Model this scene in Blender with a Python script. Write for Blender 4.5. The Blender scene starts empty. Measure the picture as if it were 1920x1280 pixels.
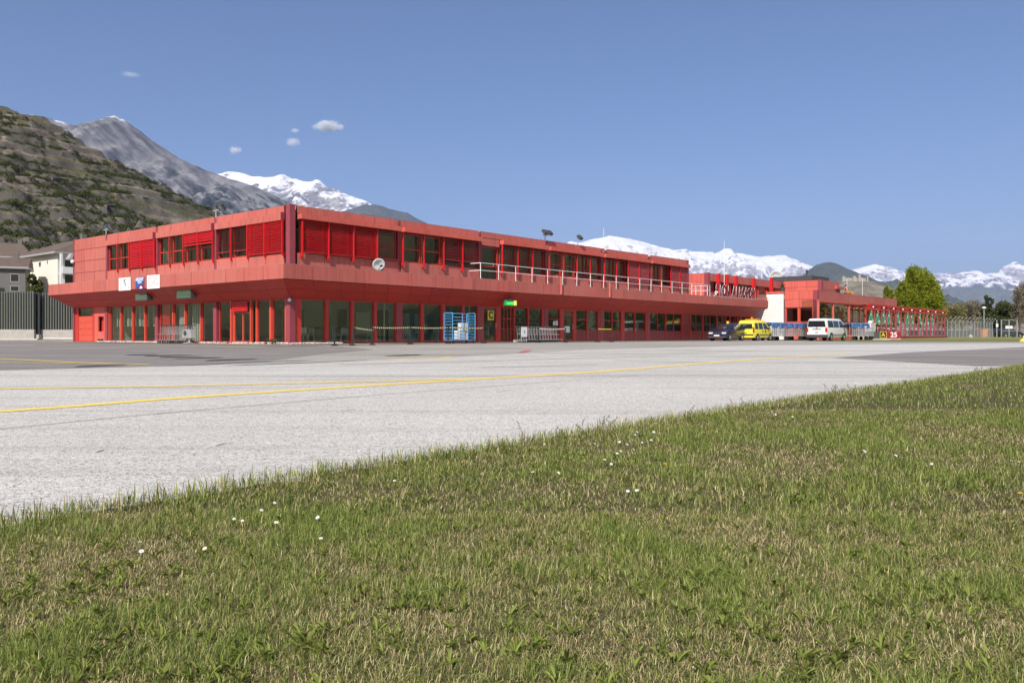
import bpy, math, random
import numpy as np
from mathutils import Vector, Matrix, noise
random.seed(7); RNG = np.random.default_rng(7)
PI = math.pi; R = math.radians
scene = bpy.context.scene
COL = scene.collection

# ---------------------------------------------------------------- camera geometry
F = 1595.0; HZ = 629.0; H = 0.47; SL = 0.0095; Y0 = 48.0
NUM = H + SL * Y0
def gz(y):
    return -SL * (Y0 - max(y, -25.0)) if y < Y0 else 0.0
def G(px, py):                     # where the ground seen at a photo pixel lies
    v = py - HZ
    y = NUM / (v / F + SL)
    if y > Y0: y = H * F / v
    return ((px - 960) / F * y, y)
C0 = ((544 - 960) / F * 43.7, 43.7)
_n = math.hypot(1333, 1595); U = (1333 / _n, 1595 / _n); W = (-U[1], U[0])
TH = math.atan2(U[1], U[0])        # the terminal's frame: x along the right front, y along the left front
def P(a, b): return (C0[0] + a * U[0] + b * W[0], C0[1] + a * U[1] + b * W[1])
def ra(px, b=0.0):
    k = (px - 960) / F; x0 = C0[0] + b * W[0]; y0 = C0[1] + b * W[1]
    return (k * y0 - x0) / (U[0] - k * U[1])
def rb(px, a=0.0):
    k = (px - 960) / F; x0 = C0[0] + a * U[0]; y0 = C0[1] + a * U[1]
    return (k * y0 - x0) / (W[0] - k * W[1])

# ---------------------------------------------------------------- mesh builder
class MB:
    def __init__(s): s.v = []; s.f = []
    def add(s, vs, fs):
        o = len(s.v); s.v += [tuple(p) for p in vs]; s.f += [tuple(i + o for i in f) for f in fs]
    def box(s, x0, y0, z0, x1, y1, z1):
        x0, x1 = sorted((x0, x1)); y0, y1 = sorted((y0, y1)); z0, z1 = sorted((z0, z1))
        s.add([(x0,y0,z0),(x1,y0,z0),(x1,y1,z0),(x0,y1,z0),(x0,y0,z1),(x1,y0,z1),(x1,y1,z1),(x0,y1,z1)],
              [(0,3,2,1),(4,5,6,7),(0,1,5,4),(1,2,6,5),(2,3,7,6),(3,0,4,7)])
    def slab(s, p0, p1, p2, p3, th):
        p = [Vector(q) for q in (p0, p1, p2, p3)]
        n = (p[1] - p[0]).cross(p[3] - p[0]).normalized() * th
        s.add(p + [q + n for q in p], [(0,3,2,1),(4,5,6,7),(0,1,5,4),(1,2,6,5),(2,3,7,6),(3,0,4,7)])
    def panels(s, p0, p1, p2, p3, nu, nv, gap, th):
        p = [Vector(q) for q in (p0, p1, p2, p3)]
        lu = max((p[1] - p[0]).length, .01); lv = max((p[3] - p[0]).length, .01)
        def at(u, v): return (p[0] * (1-u) + p[1] * u) * (1-v) + (p[3] * (1-u) + p[2] * u) * v
        gu = gap / lu / 2; gv = gap / lv / 2
        for i in range(nu):
            for j in range(nv):
                a, b = i / nu + gu, (i + 1) / nu - gu; c, d = j / nv + gv, (j + 1) / nv - gv
                s.slab(at(a,c), at(b,c), at(b,d), at(a,d), th)
    def tube(s, pts, r, n=6, cap=True, r1=None):
        pts = [Vector(p) for p in pts]; rings = []
        for i, p in enumerate(pts):
            d = (pts[min(i+1, len(pts)-1)] - pts[max(i-1, 0)])
            d = d.normalized() if d.length > 1e-9 else Vector((0,0,1))
            a = Vector((0,0,1)) if abs(d.z) < .9 else Vector((1,0,0))
            e1 = d.cross(a).normalized(); e2 = d.cross(e1)
            rr = r if r1 is None else r + (r1 - r) * i / max(len(pts) - 1, 1)
            rings.append([p + (e1 * math.cos(2*PI*k/n) + e2 * math.sin(2*PI*k/n)) * rr for k in range(n)])
        vs = [q for g in rings for q in g]; fs = []
        for i in range(len(pts) - 1):
            for k in range(n):
                a = i*n + k; b = i*n + (k+1) % n
                fs.append((a, b, b + n, a + n))
        if cap: fs += [tuple(range(n))[::-1], tuple(range((len(pts)-1)*n, len(pts)*n))]
        s.add(vs, fs)
    def lathe(s, prof, c=(0,0,0), n=16):
        vs = []; fs = []
        for (r, z) in prof:
            for k in range(n):
                t = 2*PI*k/n; vs.append((c[0] + r*math.cos(t), c[1] + r*math.sin(t), c[2] + z))
        for i in range(len(prof)-1):
            for k in range(n):
                a = i*n+k; b = i*n+(k+1) % n; fs.append((a, b, b+n, a+n))
        fs += [tuple(range(n))[::-1], tuple(range((len(prof)-1)*n, len(prof)*n))]
        s.add(vs, fs)
    def disc(s, c, ax, r, th, n=20):       # short cylinder along an axis
        c = Vector(c); ax = Vector(ax).normalized()
        s.tube([c - ax*th/2, c + ax*th/2], r, n)
    def prism(s, poly, y0, y1):            # polygon in (x,z) pushed along y
        n = len(poly)
        s.add([(x, y0, z) for x, z in poly] + [(x, y1, z) for x, z in poly],
              [tuple(range(n)), tuple(range(2*n-1, n-1, -1))] + [(i, i+n, (i+1) % n + n, (i+1) % n) for i in range(n)])
    def ball(s, c, r, nu=10, nv=7, sc=(1,1,1)):
        vs = []; fs = []
        for j in range(nv+1):
            t = PI*j/nv
            for i in range(nu):
                p = 2*PI*i/nu
                vs.append((c[0]+r*sc[0]*math.sin(t)*math.cos(p), c[1]+r*sc[1]*math.sin(t)*math.sin(p), c[2]+r*sc[2]*math.cos(t)))
        for j in range(nv):
            for i in range(nu):
                a = j*nu+i; b = j*nu+(i+1) % nu; fs.append((a, a+nu, b+nu, b))
        s.add(vs, fs)
def link(name, me, m, parent=None, smooth=None):
    o = bpy.data.objects.new(name, me); COL.objects.link(o)
    if m is not None:
        for q in (m if isinstance(m, (list, tuple)) else [m]): me.materials.append(q)
    if parent is not None: o.parent = parent
    if smooth:
        me.shade_smooth()
        if smooth < 180: me.set_sharp_from_angle(angle=R(smooth))
    return o
def obj(name, mb, m, parent=None, smooth=None):
    me = bpy.data.meshes.new(name); me.from_pydata(mb.v, [], mb.f); me.update()
    import bmesh
    if len(mb.f) < 20000:
        bm = bmesh.new(); bm.from_mesh(me); bmesh.ops.recalc_face_normals(bm, faces=bm.faces); bm.to_mesh(me); bm.free()
    return link(name, me, m, parent, smooth)
def tag(o, label=None, cat=None, group=None, kind=None):
    if label: o['label'] = label
    if cat: o['category'] = cat
    if group: o['group'] = group
    if kind: o['kind'] = kind
    return o
def T(name, label, cat, loc=(0,0,0), rz=0.0, group=None):
    o = bpy.data.objects.new(name, None); COL.objects.link(o)
    o.location = loc; o.rotation_euler = (0,0,rz); o.empty_display_size = .2
    return tag(o, label, cat, group)
def copy_tree(o, parent=None):
    c = o.copy(); COL.objects.link(c)
    if parent is not None: c.parent = parent
    for ch in list(o.children): copy_tree(ch, c)
    return c

# ---------------------------------------------------------------- materials
def nodes(name):
    m = bpy.data.materials.new(name); m.use_nodes = True
    nt = m.node_tree; nt.nodes.clear()
    return m, nt, nt.nodes.new('ShaderNodeOutputMaterial')
def N(nt, t, **kw):
    n = nt.nodes.new(t)
    for k, v in kw.items():
        if k in n.inputs: n.inputs[k].default_value = v
        else: setattr(n, k, v)
    return n
def L(nt, a, b): nt.links.new(a, b)
def ramp(nt, src, stops):
    r = nt.nodes.new('ShaderNodeValToRGB'); e = r.color_ramp.elements
    while len(e) < len(stops): e.new(.5)
    for q, (p, c) in zip(e, stops):
        q.position = p; q.color = (*c, 1) if len(c) == 3 else c
    L(nt, src, r.inputs[0]); return r.outputs[0]
def mixc(nt, fac, a, b, mode='MIX'):
    m = nt.nodes.new('ShaderNodeMix'); m.data_type = 'RGBA'; m.blend_type = mode
    for sock, val in ((m.inputs['Factor'], fac), (m.inputs['A'], a), (m.inputs['B'], b)):
        if hasattr(val, 'links'): L(nt, val, sock)
        elif isinstance(val, (int, float)): sock.default_value = val
        else: sock.default_value = (*val, 1)
    return m.outputs['Result']
def simple(name, c, rough=.5, metal=0.0, var=.12, scale=3.0, island=0.0, bump=0.0, spec=.5, coat=0.0):
    m, nt, out = nodes(name)
    b = N(nt, 'ShaderNodeBsdfPrincipled', Roughness=rough, Metallic=metal)
    b.inputs['Specular IOR Level'].default_value = spec; b.inputs['Coat Weight'].default_value = coat
    tc = N(nt, 'ShaderNodeTexCoord')
    n1 = N(nt, 'ShaderNodeTexNoise', Scale=scale, Detail=6.0, Roughness=.65)
    L(nt, tc.outputs['Object'], n1.inputs['Vector'])
    v = ramp(nt, n1.outputs[0], [(.3, (1-var,)*3), (.7, (1.0+var*.3,)*3)])
    col = mixc(nt, 1.0, c, v, 'MULTIPLY')
    if island:
        g = N(nt, 'ShaderNodeNewGeometry')
        iv = ramp(nt, g.outputs['Random Per Island'], [(0, (1-island,)*3), (1, (1+island*.4,)*3)])
        col = mixc(nt, 1.0, col, iv, 'MULTIPLY')
    L(nt, col, b.inputs['Base Color'])
    if bump:
        n2 = N(nt, 'ShaderNodeTexNoise', Scale=scale*6, Detail=4.0); L(nt, tc.outputs['Object'], n2.inputs['Vector'])
        bp = N(nt, 'ShaderNodeBump', Strength=bump, Distance=.02); L(nt, n2.outputs[0], bp.inputs['Height']); L(nt, bp.outputs[0], b.inputs['Normal'])
    L(nt, b.outputs[0], out.inputs[0]); return m
def emit(name, c, s):
    m, nt, out = nodes(name); e = N(nt, 'ShaderNodeEmission', Strength=s); e.inputs[0].default_value = (*c, 1)
    L(nt, e.outputs[0], out.inputs[0]); return m
def glass(name, tint, ior=1.75):
    m, nt, out = nodes(name)
    t = N(nt, 'ShaderNodeBsdfTransparent'); t.inputs[0].default_value = (*tint, 1)
    g = N(nt, 'ShaderNodeBsdfGlossy', Roughness=.015)
    tc = N(nt, 'ShaderNodeTexCoord'); n = N(nt, 'ShaderNodeTexNoise', Scale=.7, Detail=1.0); L(nt, tc.outputs['Object'], n.inputs['Vector'])
    bp = N(nt, 'ShaderNodeBump', Strength=.02, Distance=.05); L(nt, n.outputs[0], bp.inputs['Height']); L(nt, bp.outputs[0], g.inputs['Normal'])
    f = N(nt, 'ShaderNodeFresnel', IOR=ior); bf = N(nt, 'ShaderNodeNewGeometry'); mr = N(nt, 'ShaderNodeMapRange'); mr.inputs['To Min'].default_value = ior; mr.inputs['To Max'].default_value = 1/ior; L(nt, bf.outputs['Backfacing'], mr.inputs['Value']); L(nt, mr.outputs[0], f.inputs['IOR'])
    mx = nt.nodes.new('ShaderNodeMixShader'); L(nt, f.outputs[0], mx.inputs[0]); L(nt, t.outputs[0], mx.inputs[1]); L(nt, g.outputs[0], mx.inputs[2])
    L(nt, mx.outputs[0], out.inputs[0]); return m
def panel_red(name, c):
    m, nt, out = nodes(name)
    b = N(nt, 'ShaderNodeBsdfPrincipled', Roughness=.5); b.inputs['Specular IOR Level'].default_value = .35
    tc = N(nt, 'ShaderNodeTexCoord'); g = N(nt, 'ShaderNodeNewGeometry')
    n1 = N(nt, 'ShaderNodeTexNoise', Scale=.35, Detail=5.0, Roughness=.6); L(nt, tc.outputs['Object'], n1.inputs['Vector'])
    mp = N(nt, 'ShaderNodeMapping'); mp.inputs['Scale'].default_value = (5, 5, .35); L(nt, tc.outputs['Object'], mp.inputs[0])
    n2 = N(nt, 'ShaderNodeTexNoise', Scale=1.0, Detail=4.0); L(nt, mp.outputs[0], n2.inputs['Vector'])
    col = mixc(nt, ramp(nt, n1.outputs[0], [(.3, (0,)*3), (.75, (1,)*3)]), c, (c[0]*1.0, c[1]*1.35, c[2]*1.35))
    col = mixc(nt, 1.0, col, ramp(nt, n2.outputs[0], [(.32, (.82,)*3), (.52, (1.0,)*3)]), 'MULTIPLY')
    col = mixc(nt, 1.0, col, ramp(nt, g.outputs['Random Per Island'], [(0, (.89,)*3), (1, (1.04,)*3)]), 'MULTIPLY')
    L(nt, col, b.inputs['Base Color']); L(nt, b.outputs[0], out.inputs[0]); return m
M = {}
M['panel'] = panel_red('faded_red_panel', (.515, .119, .096))
M['panel_new'] = panel_red('orange_red_panel', (.60, .105, .078))
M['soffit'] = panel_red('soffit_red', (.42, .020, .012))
M['blind'] = simple('blind_red', (.58, .012, .018), .4, var=.1, island=.15)
M['blind_dark'] = simple('blind_dark_red', (.27, .025, .03), .5, var=.1, island=.15)
M['frame'] = simple('frame_red', (.52, .04, .03), .42, var=.12)
M['fin'] = simple('fin_orange_red', (.62, .085, .05), .45, var=.12)
M['column'] = simple('burgundy_steel', (.30, .055, .075), .4, var=.15)
M['gap'] = simple('dark_joint_backing', (.10, .018, .018), .8)  # dark backing colour that shows through the panel joints
M['blind_faded'] = simple('blind_faded_red', (.46, .075, .075), .5, var=.1, island=.1)
M['spandrel'] = simple('dark_red_infill', (.26, .03, .03), .4, var=.15, island=.1)
M['glass'] = glass('window_glass', (.80, .86, .80), 1.6)
M['glass_clear'] = glass('clear_glass', (.86, .90, .86), 1.5)
M['carglass'] = glass('car_glass', (.16, .19, .2), 1.6)
M['interior'] = simple('interior_plaster', (.42, .42, .36), .9)
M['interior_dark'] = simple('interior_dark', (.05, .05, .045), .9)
M['intfloor'] = simple('interior_floor', (.5, .48, .43), .6)
M['curtain'] = simple('curtain_cloth', (.48, .48, .43), .9, var=.25, scale=9)
M['white'] = simple('white_paint', (.78, .78, .77), .45, var=.06)
M['whitewall'] = simple('white_sheet', (.78, .76, .73), .5, var=.06)
M['cream'] = simple('cream_render', (.76, .70, .60), .9, var=.08)
M['shadegrey'] = simple('shade_grey_render', (.15, .14, .13), .9, var=.1)  # grey darkened so the colour carries the shade on these houses
M['concrete'] = simple('concrete', (.40, .37, .33), .9, var=.2, scale=2, bump=.3)
M['kerb'] = simple('kerb_stone', (.50, .47, .42), .9, var=.2, bump=.3)
M['chrome'] = simple('brushed_steel', (.72, .73, .74), .28, .9, var=.1)
M['galv'] = simple('galvanised', (.52, .54, .55), .45, .5, var=.12)
M['fencegrey'] = simple('fence_grey', (.30, .31, .30), .6, .1)
M['mesh'] = simple('galvanised_mesh', (.42, .44, .45), .5, .4)
M['black'] = simple('black_plastic', (.018, .018, .019), .5)
M['rubber'] = simple('rubber', (.02, .02, .02), .8)
M['darkgrey'] = simple('dark_grey', (.06, .06, .065), .5)
M['blue'] = simple('blue_steel', (.10, .36, .66), .4, var=.1)
M['tarp'] = simple('blue_tarp', (.035, .12, .34), .5, var=.5, scale=2.5, bump=.8)
M['yellowbelt'] = simple('yellow_belt', (.75, .55, .04), .6)
M['signyellow'] = simple('sign_yellow', (.78, .58, .05), .5)
M['signred'] = simple('sign_red', (.30, .012, .02), .45)
M['signblue'] = simple('sign_blue', (.015, .10, .42), .4)
M['ink'] = simple('red_ink', (.62, .12, .12), .6)
M['greyink'] = simple('grey_ink', (.28, .33, .36), .6)
M['roof'] = simple('brown_tiles', (.12, .085, .065), .85, var=.3, scale=1.5, bump=.4)
M['slat'] = simple('green_grey_slat', (.185, .19, .155), .6, var=.15)
M['slatback'] = simple('dark_green_steel', (.022, .028, .028), .7)
M['roofgravel'] = simple('roof_gravel', (.3, .29, .27), .95, bump=.5)
M['greenx'] = None; M['green'] = simple('green_cloth', (.03, .22, .12), .8, var=.2)
M['dirtywhite'] = simple('dirty_white', (.62, .62, .60), .5, var=.2)
M['wood'] = simple('bark', (.11, .085, .06), .95, var=.3, bump=.6)
M['stone'] = simple('white_pebble', (.6, .58, .54), .9, var=.2, island=.4)
def carpaint(name, c): return simple(name, c, .28, 0, var=.04, coat=.6)
M['cp_white'] = carpaint('paint_white', (.74, .74, .73)); M['cp_yellow'] = carpaint('paint_yellow', (.82, .70, .06))
M['cp_navy'] = carpaint('paint_navy', (.012, .016, .045)); M['cp_red'] = carpaint('paint_red', (.35, .02, .03)); M['cp_dark'] = carpaint('paint_dark', (.02, .022, .03))
M['lamp_red'] = simple('lamp_red', (.5, .02, .015), .25); M['lamp_clear'] = simple('lamp_clear', (.8, .8, .82), .15, .3); M['orange'] = simple('beacon_orange', (.8, .26, .01), .3)
M['rim'] = simple('wheel_rim', (.5, .5, .52), .35, .7)

# belt stripes
m, nt, out = nodes('hazard_belt'); b = N(nt, 'ShaderNodeBsdfPrincipled', Roughness=.6)
tc = N(nt, 'ShaderNodeTexCoord'); wv = N(nt, 'ShaderNodeTexWave', Scale=2.2); wv.bands_direction = 'X'; L(nt, tc.outputs['Object'], wv.inputs['Vector'])
L(nt, ramp(nt, wv.outputs[0], [(.42, (.04, .04, .03)), (.5, (.75, .68, .35))]), b.inputs['Base Color']); L(nt, b.outputs[0], out.inputs[0]); M['belt'] = m

def asphalt(name, c1, c2, fine=.35, crack=.5, speck=90.0):
    m, nt, out = nodes(name); b = N(nt, 'ShaderNodeBsdfPrincipled', Roughness=.88); b.inputs['Specular IOR Level'].default_value = .25
    tc = N(nt, 'ShaderNodeTexCoord'); o = tc.outputs['Object']
    big = N(nt, 'ShaderNodeTexNoise', Scale=.22, Detail=6.0, Roughness=.6); L(nt, o, big.inputs['Vector'])
    mp = N(nt, 'ShaderNodeMapping'); mp.inputs['Rotation'].default_value = (0, 0, -TH); mp.inputs['Scale'].default_value = (.035, .7, 1); L(nt, o, mp.inputs[0])
    stk = N(nt, 'ShaderNodeTexNoise', Scale=1.6, Detail=5.0, Roughness=.7); L(nt, mp.outputs[0], stk.inputs['Vector'])
    col = mixc(nt, ramp(nt, big.outputs[0], [(.32, (0,)*3), (.68, (1,)*3)]), c1, c2)
    col = mixc(nt, 1.0, col, ramp(nt, stk.outputs[0], [(.36, (.76,)*3), (.54, (1.03,)*3)]), 'MULTIPLY')
    vo = N(nt, 'ShaderNodeTexVoronoi', Scale=speck); L(nt, o, vo.inputs['Vector'])
    sp = N(nt, 'ShaderNodeSeparateColor'); L(nt, vo.outputs['Color'], sp.inputs[0])
    col = mixc(nt, 1.0, col, ramp(nt, sp.outputs[0], [(0, (1-fine*1.6,)*3), (.25, (1-fine*.3,)*3), (.8, (1.0,)*3), (1, (1+fine*.5,)*3)]), 'MULTIPLY')
    md = N(nt, 'ShaderNodeTexNoise', Scale=14.0, Detail=5.0, Roughness=.75); L(nt, o, md.inputs['Vector'])
    col = mixc(nt, 1.0, col, ramp(nt, md.outputs[0], [(.3, (.84,)*3), (.65, (1.05,)*3)]), 'MULTIPLY')
    if crack:
        cm = N(nt, 'ShaderNodeMapping'); cm.inputs['Scale'].default_value = (.22, .22, .22); L(nt, o, cm.inputs[0])
        wn = N(nt, 'ShaderNodeTexNoise', Scale=1.2, Detail=5.0); L(nt, cm.outputs[0], wn.inputs['Vector'])
        ad = mixc(nt, .25, cm.outputs[0], wn.outputs['Color'], 'ADD')
        cv = N(nt, 'ShaderNodeTexVoronoi', Scale=.9); cv.feature = 'DISTANCE_TO_EDGE'; L(nt, ad, cv.inputs['Vector'])
        ck = ramp(nt, cv.outputs['Distance'], [(.0, (1-crack,)*3), (.006, (1,)*3)])
        col = mixc(nt, 1.0, col, ck, 'MULTIPLY')
    L(nt, col, b.inputs['Base Color'])
    bp = N(nt, 'ShaderNodeBump', Strength=.8, Distance=.008); L(nt, vo.outputs['Distance'], bp.inputs['Height']); L(nt, bp.outputs[0], b.inputs['Normal'])
    L(nt, b.outputs[0], out.inputs[0]); return m
M['asphalt_light'] = asphalt('bleached_asphalt', (.525, .495, .452), (.585, .555, .51), .48, 0, 80.0)
M['asphalt_mid'] = asphalt('apron_asphalt', (.33, .305, .27), (.39, .36, .32), .25, 0, 60)
M['asphalt_dark'] = asphalt('dark_asphalt', (.215, .195, .182), (.27, .245, .225), .25, 0, 60)
def paint(name, c):
    m, nt, out = nodes(name); b = N(nt, 'ShaderNodeBsdfPrincipled', Roughness=.8)
    tc = N(nt, 'ShaderNodeTexCoord'); n = N(nt, 'ShaderNodeTexNoise', Scale=18.0, Detail=6.0, Roughness=.75); L(nt, tc.outputs['Object'], n.inputs['Vector'])
    L(nt, mixc(nt, ramp(nt, n.outputs[0], [(.36, (.6,)*3), (.52, (.05,)*3)]), c, (.42, .40, .38)), b.inputs['Base Color']); L(nt, b.outputs[0], out.inputs[0]); return m
M['line_yellow'] = paint('yellow_road_paint', (.80, .55, .03)); M['line_pale'] = paint('faded_yellow_paint', (.48, .40, .20)); M['line_white'] = paint('white_road_paint', (.62, .6, .58)); M['line_red'] = paint('red_road_paint', (.45, .06, .06)); M['line_pink'] = paint('faded_red_paint', (.42, .28, .26))
M['stain'] = simple('oil_stain', (.05, .046, .044), .8, var=.4, scale=4)

def ground_mat(name, cols, sc=.6):
    m, nt, out = nodes(name); b = N(nt, 'ShaderNodeBsdfPrincipled', Roughness=.95); b.inputs['Specular IOR Level'].default_value = .1
    tc = N(nt, 'ShaderNodeTexCoord'); o = tc.outputs['Object']
    n1 = N(nt, 'ShaderNodeTexNoise', Scale=sc, Detail=8.0, Roughness=.7); L(nt, o, n1.inputs['Vector'])
    n2 = N(nt, 'ShaderNodeTexNoise', Scale=sc*40, Detail=5.0, Roughness=.7); L(nt, o, n2.inputs['Vector'])
    col = ramp(nt, n1.outputs[0], [(.3, cols[0]), (.5, cols[1]), (.7, cols[2])])
    col = mixc(nt, 1.0, col, ramp(nt, n2.outputs[0], [(.3, (.6,)*3), (.7, (1.2,)*3)]), 'MULTIPLY')
    L(nt, col, b.inputs['Base Color']); L(nt, b.outputs[0], out.inputs[0]); return m
M['soil'] = ground_mat('turf_soil', [(.055, .055, .022), (.085, .075, .036), (.06, .07, .022)], 1.5)
M['verge'] = ground_mat('mown_verge', [(.16, .18, .05), (.22, .21, .08), (.13, .17, .045)], .35)
M['plain'] = ground_mat('valley_floor', [(.09, .10, .04), (.13, .12, .06), (.08, .10, .035)], .02)

def leafmat(name, cols, trans=.35, attr=False):
    m, nt, out = nodes(name)
    d = N(nt, 'ShaderNodeBsdfDiffuse'); t = N(nt, 'ShaderNodeBsdfTranslucent')
    if attr:
        a = N(nt, 'ShaderNodeAttribute'); a.attribute_name = 'col'; col = a.outputs['Color']
    else:
        g = N(nt, 'ShaderNodeNewGeometry'); tc = N(nt, 'ShaderNodeTexCoord')
        n = N(nt, 'ShaderNodeTexNoise', Scale=.8, Detail=2.0); L(nt, tc.outputs['Object'], n.inputs['Vector'])
        f = mixc(nt, .5, g.outputs['Random Per Island'], n.outputs[0])
        col = ramp(nt, f, [(.2, cols[0]), (.5, cols[1]), (.8, cols[2])])
    L(nt, col, d.inputs[0]); L(nt, col, t.inputs[0])
    mx = nt.nodes.new('ShaderNodeMixShader'); mx.inputs[0].default_value = trans
    L(nt, d.outputs[0], mx.inputs[1]); L(nt, t.outputs[0], mx.inputs[2]); L(nt, mx.outputs[0], out.inputs[0]); return m
M['grassblade'] = leafmat('grass_blade', None, .3, True)
M['leaf_bright'] = leafmat('leaf_spring_green', [(.13, .165, .014), (.25, .285, .025), (.36, .37, .05)])
M['leaf_dark'] = leafmat('leaf_pine', [(.03, .042, .016), (.06, .075, .03), (.11, .12, .05)], .15)
M['leaf_mid'] = leafmat('leaf_shrub', [(.05, .065, .016), (.10, .115, .03), (.16, .17, .05)], .25)
M['twig'] = leafmat('twig_brown', [(.13, .105, .08), (.21, .17, .125), (.25, .22, .14)], .1)
M['twig_olive'] = leafmat('twig_olive', [(.14, .12, .055), (.21, .19, .08), (.27, .25, .10)], .15)
# ---------------------------------------------------------------- ground sheets
def clip(poly, y, keep_above):
    o = []
    for i in range(len(poly)):
        p, q = poly[i], poly[(i+1) % len(poly)]
        ip = (p[1] >= y) == keep_above or p[1] == y; iq = (q[1] >= y) == keep_above or q[1] == y
        if ip: o.append(p)
        if ip != iq and p[1] != q[1]:
            t = (y - p[1]) / (q[1] - p[1]); o.append((p[0] + t*(q[0]-p[0]), y))
    return o
def sheet_mb(poly, dz, mb=None):
    mb = mb or MB()
    for lo, hi in ((None, -25.0), (-25.0, Y0), (Y0, None)):
        q = poly
        if lo is not None: q = clip(q, lo, True)
        if hi is not None and q: q = clip(q, hi, False)
        if len(q) > 2:
            mb.add([(x, y, gz(y) + dz) for x, y in q], [tuple(range(len(q)))])
    return mb
def sheet(name, poly, dz, m):
    return tag(obj(name, sheet_mb(poly, dz), m), kind='structure')
def ribbon(pts, w, dz, mb=None):
    mb = mb or MB(); P_ = [Vector((p[0], p[1])) for p in pts]; L_ = []; R_ = []
    for i, p in enumerate(P_):
        d = (P_[min(i+1, len(P_)-1)] - P_[max(i-1, 0)]).normalized(); n = Vector((-d.y, d.x)) * w / 2
        L_.append(p + n); R_.append(p - n)
    for i in range(len(P_)-1):
        sheet_mb([tuple(R_[i]), tuple(R_[i+1]), tuple(L_[i+1]), tuple(L_[i])], dz, mb)
    return mb
def line(name, pts, w, m, dz=.013):
    return tag(obj(name, ribbon(pts, w, dz), m), kind='structure')

sheet('ground', [(-40000,-30000),(40000,-30000),(40000,60000),(-40000,60000)], -.03, M['plain'])
EDGE = [(-14.5,-9.0), (-2.35,3.95), (-1.15,5.35), (0.25,6.9), (2.9,9.9), (6.6,13.9), (9.9,17.5), (12.2,20.2), (30,40)]
sheet('lawn', [(-16,-10)] + [(p[0]-.06,p[1]) for p in EDGE[1:-1]] + [(16,24.5),(22,20),(10,-8),(0,-10)], .006, M['soil'])
sheet('apron', [(-160,18),(-24,-18),(-9.5,-9.5)] + EDGE[1:] + [(60,62),(160,60),(160,64.2),(26.5,64.2),(27,125),(-160,110)], 0.0, M['asphalt_mid'])
sheet('apron_tarmac', [(-160,20), G(-300,703), G(0,695), G(240,689), G(480,680), G(600,664), G(700,655), G(660,651), (-14,48), (-26,57), (-30,66), (-70,72), (-160,70)], .004, M['asphalt_dark'])
E0 = [(-14.5,-9.0)]
for p_, q_ in zip(EDGE[:-1], EDGE[1:]):
    for k in range(14 if p_[1] > 0 else 60):
        f_ = (k+1)/(14 if p_[1] > 0 else 60); E0.append((p_[0]+(q_[0]-p_[0])*f_+random.gauss(0,.035), p_[1]+(q_[1]-p_[1])*f_+random.gauss(0,.02)))
E0.pop()
sheet('taxiway', [(-24,-18)] + [e_ for e_ in E0 if e_[1] < 19.5] + [G(1815,686), G(1560,671.5), G(1700,661), G(1925,650.5), (70,58), (120,70), (60,64), G(1925,643.5), G(1400,648), G(1100,656), G(845,670), G(725,675), G(480,680), G(240,689), G(0,695), G(-300,703), (-160,20)], .008, M['asphalt_light'])
sheet('service_road', [G(1815,686), G(1560,671.5), G(1700,661), G(1925,650.5), (60,50), (34,40), (14,22)], .009, M['asphalt_dark'])
line('taxiway_line', [(-28,-1)] + [G(*p) for p in ((0,773),(150,762),(300,750),(430,741),(560,732.5),(730,721.5),(900,711.5),(1100,699.5),(1310,682.5),(1400,675.5),(1500,669),(1590,664))], .24, M['line_yellow'])
line('side_line', [G(*p) for p in ((-400,733),(0,730),(300,725.5),(560,719.5),(760,714.5),(890,711))], .18, M['line_yellow'], .0135)
line('apron_line', [G(*p) for p in ((-300,664),(0,673),(60,676),(140,680),(280,684))], .16, M['line_yellow'])
line('stand_line', [G(*p) for p in ((-300,681),(0,680),(130,681.5),(260,683))], .12, M['line_yellow'], .0135)
line('white_line', [G(*p) for p in ((-200,648),(-60,648.3),(64,646.5))], .35, M['line_white'])
line('edge_line', [G(725,674.2), G(830,671.5), G(846,669.8)], .32, M['line_yellow'])
line('facade_line', [P(-3.4,30), P(-3.2,-3.2), P(-1.5,-3.9), P(12,-3.9)], .35, M['line_pale'])
line('stand_edge_line', [P(12,-3.9), P(30,-4.2)], .3, M['line_pale'])
line('far_line', [G(1070,668), G(1200,664), G(1310,661), G(1420,657)], .14, M['line_pale'])
line('stop_mark', [G(978,661), G(991,656.5)], .28, M['line_red'])
line('red_edge_line', [G(330,662), G(450,664.5), G(560,668)], .1, M['line_pink'])
line('red_runway_line', [G(1780,657), G(1850,655.5), G(1990,654)], .5, M['line_pink'])
# worn spots and covers in the tarmac
def spot(px, py, w, l, ang=TH):
    c = G(px, py); pts = []
    for k in range(14):
        t = 2*PI*k/14; r = 1 + .18*math.sin(3*t + px)
        x = math.cos(t)*w*r; y = math.sin(t)*l*r
        pts.append((c[0] + x*math.cos(ang) - y*math.sin(ang), c[1] + x*math.sin(ang) + y*math.cos(ang)))
    return pts
for i, (px, py, w_, l_) in enumerate(((265,665.5,.55,.3),(310,667,.8,.35),(335,669.5,.7,.3),(375,671.5,.75,.3),(430,675,.8,.3),(185,686.5,.6,.25),(560,681,2.2,.12),(760,666.5,.8,.25),(370,685,1.0,.08),(500,679.5,1.4,.14))):
    sheet('oil_stain', spot(px, py, w_, l_), .0155, M['stain'])
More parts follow.
